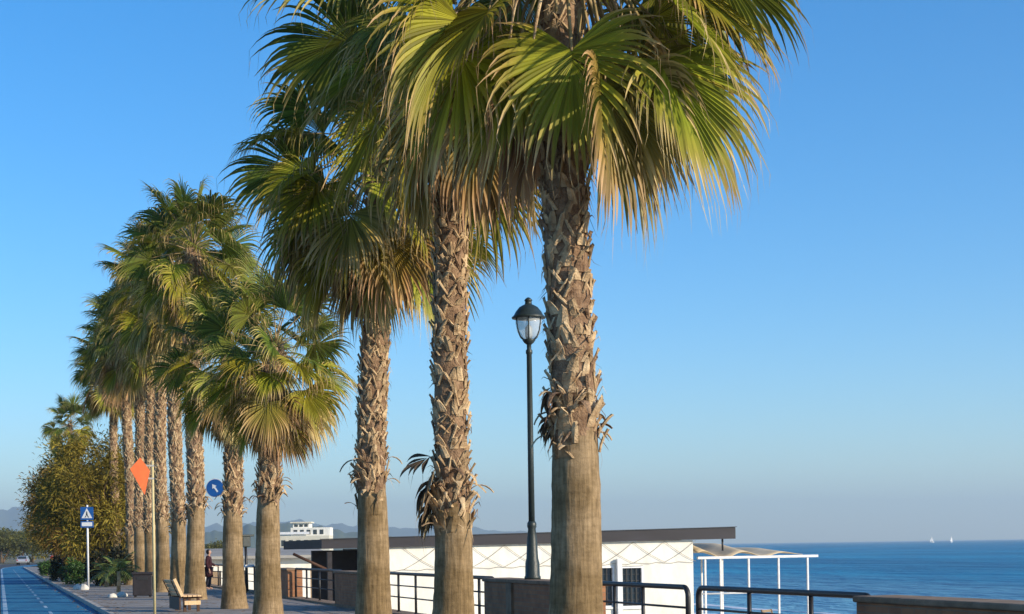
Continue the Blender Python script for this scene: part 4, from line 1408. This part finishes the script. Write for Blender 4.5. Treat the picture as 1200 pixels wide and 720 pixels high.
def bench():
    zc = 43.0
    b = gp(208.5, zc)
    # end-on to the camera, facing the sea
    root = thing('bench', (b.x, b.y, 0), 'varnished wooden bench facing the sea, seen from its end in front of a palm', 'bench', rz=R(4))
    root.scale = (.93, .93, .93)
    L = 1.7
    mb = MB()
    for i in range(4):
        mb.box(.13 + .135 * i, .13 + .135 * i + .115, 0, L, .43, .475, bev=.008)
    mb.build('seat', M['wood'], root)
    mb = MB()
    for i in range(4):
        t = i / 3
        m_ = Matrix.Translation((.08 - .17 * t, 0, .50 + .36 * t)) @ Matrix.Rotation(R(-24), 4, 'Y')
        mb.box(-.02, .02, 0, L, -.055, .055, mtx=m_, bev=.008)
    mb.build('backrest', M['wood'], root)
    m_ = Matrix.Translation((-.005, 0, .69)) @ Matrix.Rotation(R(-24), 4, 'Y')
    mb = MB(); mb.box(-.045, .045, -.05, -.008, -.27, .29, mtx=m_, bev=.01); mb.build('side_board', M['wood'], root)
    for yy in (.12, L - .2):
        mb = MB()
        mb.box(.08, .70, yy, yy + .07, .385, .428)
        mb.box(.16, .24, yy, yy + .07, 0, .383); mb.box(.54, .62, yy, yy + .07, 0, .383)
        m_ = Matrix.Translation((-.035, 0, .66)) @ Matrix.Rotation(R(-24), 4, 'Y')
        mb.box(-.045, -.022, yy, yy + .07, -.34, .30, mtx=m_)
        mb.build('frame', M['dark_wood'], root)
    mb = MB(); mb.box(.16, .62, -.045, -.008, .20, .32, bev=.006); mb.build('end_board', M['wood'], root)
    mb = MB(); mb.box(.02, .06, .0, L, .06, .42); mb.build('shaded_back_panel', M['dark_wood'], root)  # shadowed back of the bench, its shade put into dark colour


bench()


def litter_bin():
    zc = 58.0
    b = gp(166.5, zc)
    root = thing('litter_bin', b, 'dark square litter bin with a lid standing among the palm trunks', 'bin', rz=-PSI + .2)
    mb = MB(); mb.box(-.34, .34, -.3, .3, .06, .80, bev=.03); mb.build('body', M['bin'], root)
    mb = MB(); mb.box(-.37, .37, -.33, .33, .802, .90, bev=.03); mb.build('lid', M['bin'], root)
    mb = MB(); mb.box(-.2, .2, -.312, -.301, .62, .74, bev=.004); mb.build('flap', M['dark_metal'], root)
    for sx in (-.26, .26):
        for sy in (-.22, .22):
            mb = MB(); mb.box(sx - .04, sx + .04, sy - .04, sy + .04, 0, .058); mb.build('foot', M['dark_metal'], root)


litter_bin()


def stone(px, zc, s, seed, label):
    bm = bmesh.new(); bmesh.ops.create_icosphere(bm, subdivisions=3, radius=1)
    for v in bm.verts:
        q = 1 + .28 * noise3(v.co.x * 1.3 + seed, v.co.y * 1.3, v.co.z * 1.3)
        v.co = Vector((v.co.x * q * s[0], v.co.y * q * s[1], max(-.2, v.co.z) * q * s[2]))
    me = bpy.data.meshes.new('stone'); bm.to_mesh(me); bm.free()
    me.materials.append(M['stone'])
    for p in me.polygons: p.use_smooth = True
    o = link('stone', me, None, gp(px, zc) + Vector((0, 0, .03)))
    tag(o, label, 'stone', 'white stones by the kerb')


stone(90.5, 72, (.22, .2, .2), 1, 'white stone left of the crossing sign pole foot')
stone(97.5, 71, (.2, .2, .26), 2, 'white stone closest to the crossing sign pole foot')
stone(131, 58, (.17, .15, .13), 3, 'left white stone by the young palm near the kerb')
stone(142, 59, (.2, .16, .15), 4, 'right white stone by the young palm near the kerb')

# fallen leaf scraps and blown sand grains along kerb and planting strip
mb = MB(); rl = random.Random(77)
for i in range(1500):
    yy = rl.uniform(18, 120)
    xx = rl.choice((rl.gauss(KERB_X + .4, .3), rl.gauss(6.2, .9), rl.uniform(KERB_X + .2, WALL_X - .3), rl.gauss(KERB_X - .2, .12)))
    zz = (PROM_Z if xx > KERB_X + .16 else (PROM_Z + .012 if xx > KERB_X else PATH_Z)) + .006
    a = rl.uniform(0, 6.28); l = rl.uniform(.03, .13); w = l * rl.uniform(.15, .4)
    d_ = Vector((math.cos(a), math.sin(a), 0)); t_ = Vector((-d_.y, d_.x, 0)); p = Vector((xx, yy, zz))
    mb.add([p - d_ * l, p + t_ * w + Z3 * .012, p + d_ * l + Z3 * .004, p - t_ * w + Z3 * .006], [(0, 1, 2), (0, 2, 3)])
tag(mb.build('leaf_litter', M['leaf_dead'], leaf=True), kind='stuff')

# ------------------------------------------------------------------ people
def skin_body(name, joints, edges, m, parent, sub=2):
    me = bpy.data.meshes.new(name)
    keys = list(joints)
    me.from_pydata([joints[k][0] for k in keys], [(keys.index(a), keys.index(b)) for a, b in edges], [])
    me.materials.append(m)
    o = link(name, me, parent)
    o.modifiers.new('skin', 'SKIN')
    for i, k in enumerate(keys):
        sv = me.skin_vertices[0].data[i]
        rr = joints[k][1]
        sv.radius = rr if isinstance(rr, tuple) else (rr, rr)
        sv.use_root = (k == 'pelvis')
    s = o.modifiers.new('sub', 'SUBSURF'); s.levels = s.render_levels = sub
    o.modifiers['skin'].use_smooth_shade = True
    return o


def person(loc, rz, h, label, coat, trousers, group=None, long_coat=True):
    """standing figure facing local -y, one arm forward on a rail"""
    root = thing('person', loc, label, 'person', group, rz)
    k = h / 1.75
    J = {
        'pelvis': ((0, 0, .95), (.15, .115)), 'waist': ((0, 0, 1.10), (.13, .10)), 'chest': ((0, .01, 1.30), (.155, .115)), 'neckb': ((0, .01, 1.46), (.075, .07)),
        'neck': ((0, -.005, 1.52), .052), 'headb': ((0, -.02, 1.58), (.068, .08)), 'head': ((0, -.02, 1.66), (.078, .095)), 'top': ((0, -.01, 1.735), (.05, .06)),
        'hipl': ((.09, 0, .90), .095), 'kneel': ((.10, -.02, .50), .062), 'ankl': ((.10, .03, .09), .042), 'toel': ((.11, -.13, .035), (.04, .03)),
        'hipr': ((-.09, 0, .90), .095), 'kneer': ((-.10, .03, .50), .062), 'ankr': ((-.11, .10, .09), .042), 'toer': ((-.12, -.05, .035), (.04, .03)),
        'shl': ((.19, .01, 1.41), .062), 'ell': ((.24, -.02, 1.13), .045), 'wrl': ((.20, -.24, 1.04), .031),
        'shr': ((-.19, .01, 1.41), .062), 'elr': ((-.25, .04, 1.13), .045), 'wrr': ((-.24, -.06, .89), .031),
        'pall': ((.19, -.30, 1.03), (.034, .02)), 'palr': ((-.235, -.085, .82), (.03, .02)),
    }
    E = [('pelvis', 'waist'), ('waist', 'chest'), ('chest', 'neckb'), ('neckb', 'neck'), ('neck', 'headb'), ('headb', 'head'), ('head', 'top'),
         ('pelvis', 'hipl'), ('hipl', 'kneel'), ('kneel', 'ankl'), ('ankl', 'toel'), ('pelvis', 'hipr'), ('hipr', 'kneer'), ('kneer', 'ankr'), ('ankr', 'toer'),
         ('chest', 'shl'), ('shl', 'ell'), ('ell', 'wrl'), ('chest', 'shr'), ('shr', 'elr'), ('elr', 'wrr'), ('wrl', 'pall'), ('wrr', 'palr')]
    for sd, hand, dirv in (('l', 'pall', Vector((0, -.8, -.25))), ('r', 'palr', Vector((.05, -.25, -1)))):
        base = Vector(J[hand][0])
        dirv = dirv.normalized()
        lat = dirv.cross(Vector((0, 0, 1)) if sd == 'l' else Vector((1, 0, 0))).normalized()
        for fi, (off, ln) in enumerate(((-.026, .062), (-.009, .075), (.009, .070), (.026, .055))):
            a = base + lat * off + dirv * .045; b_ = a + dirv * ln * .55; c_ = b_ + (dirv + Vector((0, 0, -.5))).normalized() * ln * .5
            na, nb, nc = f'f{sd}{fi}a', f'f{sd}{fi}b', f'f{sd}{fi}c'
            J[na] = (tuple(a), .0095); J[nb] = (tuple(b_), .0085); J[nc] = (tuple(c_), .0075)
            E += [(hand, na), (na, nb), (nb, nc)]
        a = base - lat * .04 + dirv * .012; b_ = a - lat * .012 + dirv * .045
        J[f't{sd}a'] = (tuple(a), .011); J[f't{sd}b'] = (tuple(b_), .009)
        E += [(hand, f't{sd}a'), (f't{sd}a', f't{sd}b')]
    J = {q: (tuple(c * k for c in p), (tuple(x * k for x in rr) if isinstance(rr, tuple) else rr * k)) for q, (p, rr) in J.items()}
    skin_body('body', J, E, M['skin'], root)
    # clothes a little outside the body
    def sub(names, grow):
        jj = {}
        for q in names:
            p, rr = J[q]
            rr = rr if isinstance(rr, tuple) else (rr, rr)
            jj[q] = (p, (rr[0] + grow, rr[1] + grow))
        return jj
    tn = ['pelvis', 'hipl', 'kneel', 'ankl', 'hipr', 'kneer', 'ankr']
    skin_body('trousers', sub(tn, .016), [e for e in E if e[0] in tn and e[1] in tn], trousers, root)
    cn = ['pelvis', 'waist', 'chest', 'neckb', 'shl', 'ell', 'wrl', 'shr', 'elr', 'wrr']
    cj = sub(cn, .026); cj['pelvis'] = (cj['pelvis'][0], (.185 * k, .15 * k)); cj['neckb'] = ((0, .01 * k, 1.47 * k), (.085 * k, .08 * k))
    skin_body('jacket', cj, [e for e in E if e[0] in cn and e[1] in cn], coat, root)
    if long_coat:
        mb = MB(); vs, fs = [], []
        prof = [(1.08, .165, .135), (.95, .19, .155), (.75, .205, .175), (.56, .22, .19)]
        n = 28
        for z, a, b_ in prof:
            for q in range(n):
                w = 2 * PI * q / n
                f = 1 + .04 * math.sin(w * 7) * (1.1 - z)
                vs.append((a * math.cos(w) * f * k, (b_ * math.sin(w) * f + .01) * k, z * k))
        for i in range(3):
            for q in range(n):
                q2 = (q + 1) % n
                fs.append((i * n + q, i * n + q2, (i + 1) * n + q2, (i + 1) * n + q))
        mb.add(vs, fs, smooth=True)
        o = mb.build('coat_skirt', coat, root)
        sm = o.modifiers.new('thickness', 'SOLIDIFY'); sm.thickness = .012
    # face and hair
    for sg in (-1, 1):
        bm = bmesh.new(); bmesh.ops.create_uvsphere(bm, u_segments=10, v_segments=8, radius=.011 * k)
        me = bpy.data.meshes.new('eye'); bm.to_mesh(me); bm.free(); me.materials.append(M['white_sign'])
        link('eye', me, root, (sg * .03 * k, -.112 * k, 1.645 * k))
    MB().tube([(0, -.105 * k, 1.64 * k), (0, -.130 * k, 1.615 * k), (0, -.108 * k, 1.605 * k)], [.008, .014, .010], n=8).build('nose', M['skin'], root)
    MB().tube([(-.022 * k, -.098 * k, 1.575 * k), (0, -.106 * k, 1.575 * k), (.022 * k, -.098 * k, 1.575 * k)], .006, n=6).build('mouth', M['red_cloth'], root)
    bm = bmesh.new(); bmesh.ops.create_icosphere(bm, subdivisions=3, radius=1)
    for v in bm.verts:
        co = v.co.copy()
        front = max(0, -co.y) * (1 if co.z < .45 else .0)
        v.co = Vector((co.x * .094, co.y * (.115 if co.y > 0 else .085) + .005, co.z * (.1 if co.z > 0 else .14)))
        if front > .3: v.co.y = max(v.co.y, -.03)
        v.co += Vector((0, 0, 1.665)); v.co *= k
    me = bpy.data.meshes.new('hair'); bm.to_mesh(me); bm.free(); me.materials.append(M['hair'])
    for p in me.polygons: p.use_smooth = True
    link('hair', me, root)
    return root


pc = gp(244.5, 68)
person(Vector((min(pc.x, WALL_X - .62), pc.y, 0)), R(70), 1.68, 'person in a long dark maroon coat standing at the far railing', M['maroon'], M['navy'])
person(gp(62, 170), R(10), 1.7, 'distant person in a red top walking under the leftmost tamarisk', M['red_cloth'], M['pale_cloth'], long_coat=False)


# ------------------------------------------------------------------ far cars
def car():
    root = thing('parked_car', (0, 0, 0), 'x', 'car')
    W2 = .86
    prof = [(-2.0, .35), (-2.05, .62), (-1.95, .88), (-1.55, .95), (-1.0, 1.42), (.45, 1.45), (1.05, .98), (1.9, .82), (2.05, .6), (2.0, .35)]
    mb = MB(); vs = []
    n = len(prof)
    for sx, ins in ((-1, 0), (1, 0)):
        for y, z in prof:
            w = W2 * (1 - .16 * max(0, z - .9) / .5)
            vs.append((sx * w, y, z))
    fs = [tuple(range(n)), tuple(reversed(range(n, 2 * n)))] + [(i, (i + 1) % n, (i + 1) % n + n, i + n) for i in range(n)]
    mb.add(vs, fs)
    o = mb.build('body', M['car_silver'], root)
    bv = o.modifiers.new('bevel', 'BEVEL'); bv.width = .05; bv.segments = 2
    for (y0, z0, y1, z1) in ((-1.53, .99, -1.06, 1.38), (.52, 1.40, 1.0, 1.03)):
        mb = MB()
        off = -.012 if y0 < 0 else .012
        mb.add([(-.68, y0 + off, z0 + .01), (.68, y0 + off, z0 + .01), (.62, y1 + off, z1 + .01), (-.62, y1 + off, z1 + .01)], [(0, 1, 2, 3)])
        mb.build('windscreen', M['dark_glass'], root)
    for sx in (-1, 1):
        mb = MB(); mb.add([(sx * .868, -1.35, 1.0), (sx * .868, .85, 1.0), (sx * .80, .42, 1.38), (sx * .80, -.98, 1.36)], [(0, 1, 2, 3)]); mb.build('side_window', M['dark_glass'], root)
        mb = MB(); mb.box(sx * .72 - .12, sx * .72 + .12, -2.08, -2.03, .68, .84); mb.build('tail_light', M['red_lens'], root)
        for y in (-1.25, 1.3):
            mb = MB(); vs = []
            for xx in (sx * .70, sx * .89):
                vs += [(xx, y + .31 * math.cos(2 * PI * q / 20), .31 + .31 * math.sin(2 * PI * q / 20)) for q in range(20)]
            mb.add(vs, [tuple(range(20)), tuple(reversed(range(20, 40)))] + [(q, q + 20, (q + 1) % 20 + 20, (q + 1) % 20) for q in range(20)])
            mb.build('wheel', M['rubber'], root)
    return root


car0 = car()
car0.location = gp(27, 268) + Vector((0, 0, PATH_Z)); car0.rotation_euler = (0, 0, -.12)
car0['label'] = 'tiny pale silver car far away where the road ends under the trees'
# ------------------------------------------------------------------ sailing boats
def boat():
    root = thing('sailing_boat', (0, 0, SEA_Z), 'x', 'boat', 'white sailing boats on the horizon')
    mb = MB(); vs, fs = [], []
    st = [(-4, .5, .9), (-2, 1.3, .8), (0, 1.5, .75), (2.2, 1.1, .85), (4.5, .05, 1.1)]
    for x, w, z in st:
        vs += [(x, -w, z), (x, -w * .6, -.1), (x, 0, -.3), (x, w * .6, -.1), (x, w, z)]
    for i in range(4):
        for q in range(4):
            fs.append((i * 5 + q, i * 5 + q + 1, (i + 1) * 5 + q + 1, (i + 1) * 5 + q))
        fs.append((i * 5 + 4, i * 5, (i + 1) * 5, (i + 1) * 5 + 4))
    fs.append((0, 1, 2, 3, 4))
    mb.add(vs, fs); mb.build('hull', M['car_white'], root)
    MB().tube([(.8, 0, .7), (.8, 0, 12)], .09, n=8).build('mast', M['grey_metal'], root)
    for nm, tri in (('main_sail', [(.6, 1.6), (-3.6, 1.7), (.6, 11.6)]), ('fore_sail', [(1.1, 1.3), (4.3, 1.2), (1.0, 9.8)])):
        mb = MB(); n = 8; vs = []; fs = []
        for i in range(n + 1):
            for j in range(n + 1):
                u, v = i / n, j / n
                a = [tri[0][c] * (1 - v) + tri[2][c] * v for c in (0, 1)]; b = [tri[1][c] * (1 - v) + tri[2][c] * v for c in (0, 1)]
                vs.append((a[0] * (1 - u) + b[0] * u, .5 * math.sin(PI * u) * (1 - v), a[1] * (1 - u) + b[1] * u))
        for i in range(n):
            for j in range(n):
                fs.append((i * (n + 1) + j, i * (n + 1) + j + 1, (i + 1) * (n + 1) + j + 1, (i + 1) * (n + 1) + j))
        mb.add(vs, fs, smooth=True); o = mb.build(nm, M['sail'], root)
        sm = o.modifiers.new('thickness', 'SOLIDIFY'); sm.thickness = .03
    return root


b0 = boat()
p = at(1092, 640, 2900); b0.location = (p.x, p.y, SEA_Z); b0.rotation_euler = (0, 0, -.2)
b0['label'] = 'left of the two tiny white sailing boats on the horizon'
b1 = copy_tree(b0)
p = at(1115, 640, 2900); b1.location = (p.x, p.y, SEA_Z); b1.rotation_euler = (0, 0, .5)
b1['label'] = 'right of the two tiny white sailing boats on the horizon'

# ------------------------------------------------------------------ air
HAZE = 0.00016
if HAZE:
    mb = MB(); mb.box(-5500, 16000, -2000, 11500, -4.2, 330)
    hz = tag(mb.build('haze', []), kind='stuff')
    m = bpy.data.materials.new('sea_air'); m.use_nodes = True
    t = m.node_tree; t.nodes.clear()
    o_ = t.nodes.new('ShaderNodeOutputMaterial'); pv = t.nodes.new('ShaderNodeVolumePrincipled')
    pv.inputs['Color'].default_value = (0.74, 0.90, 1.0, 1); pv.inputs['Density'].default_value = HAZE; pv.inputs['Anisotropy'].default_value = 0.2
    t.links.new(pv.outputs[0], o_.inputs['Volume'])
    hz.data.materials.append(m)
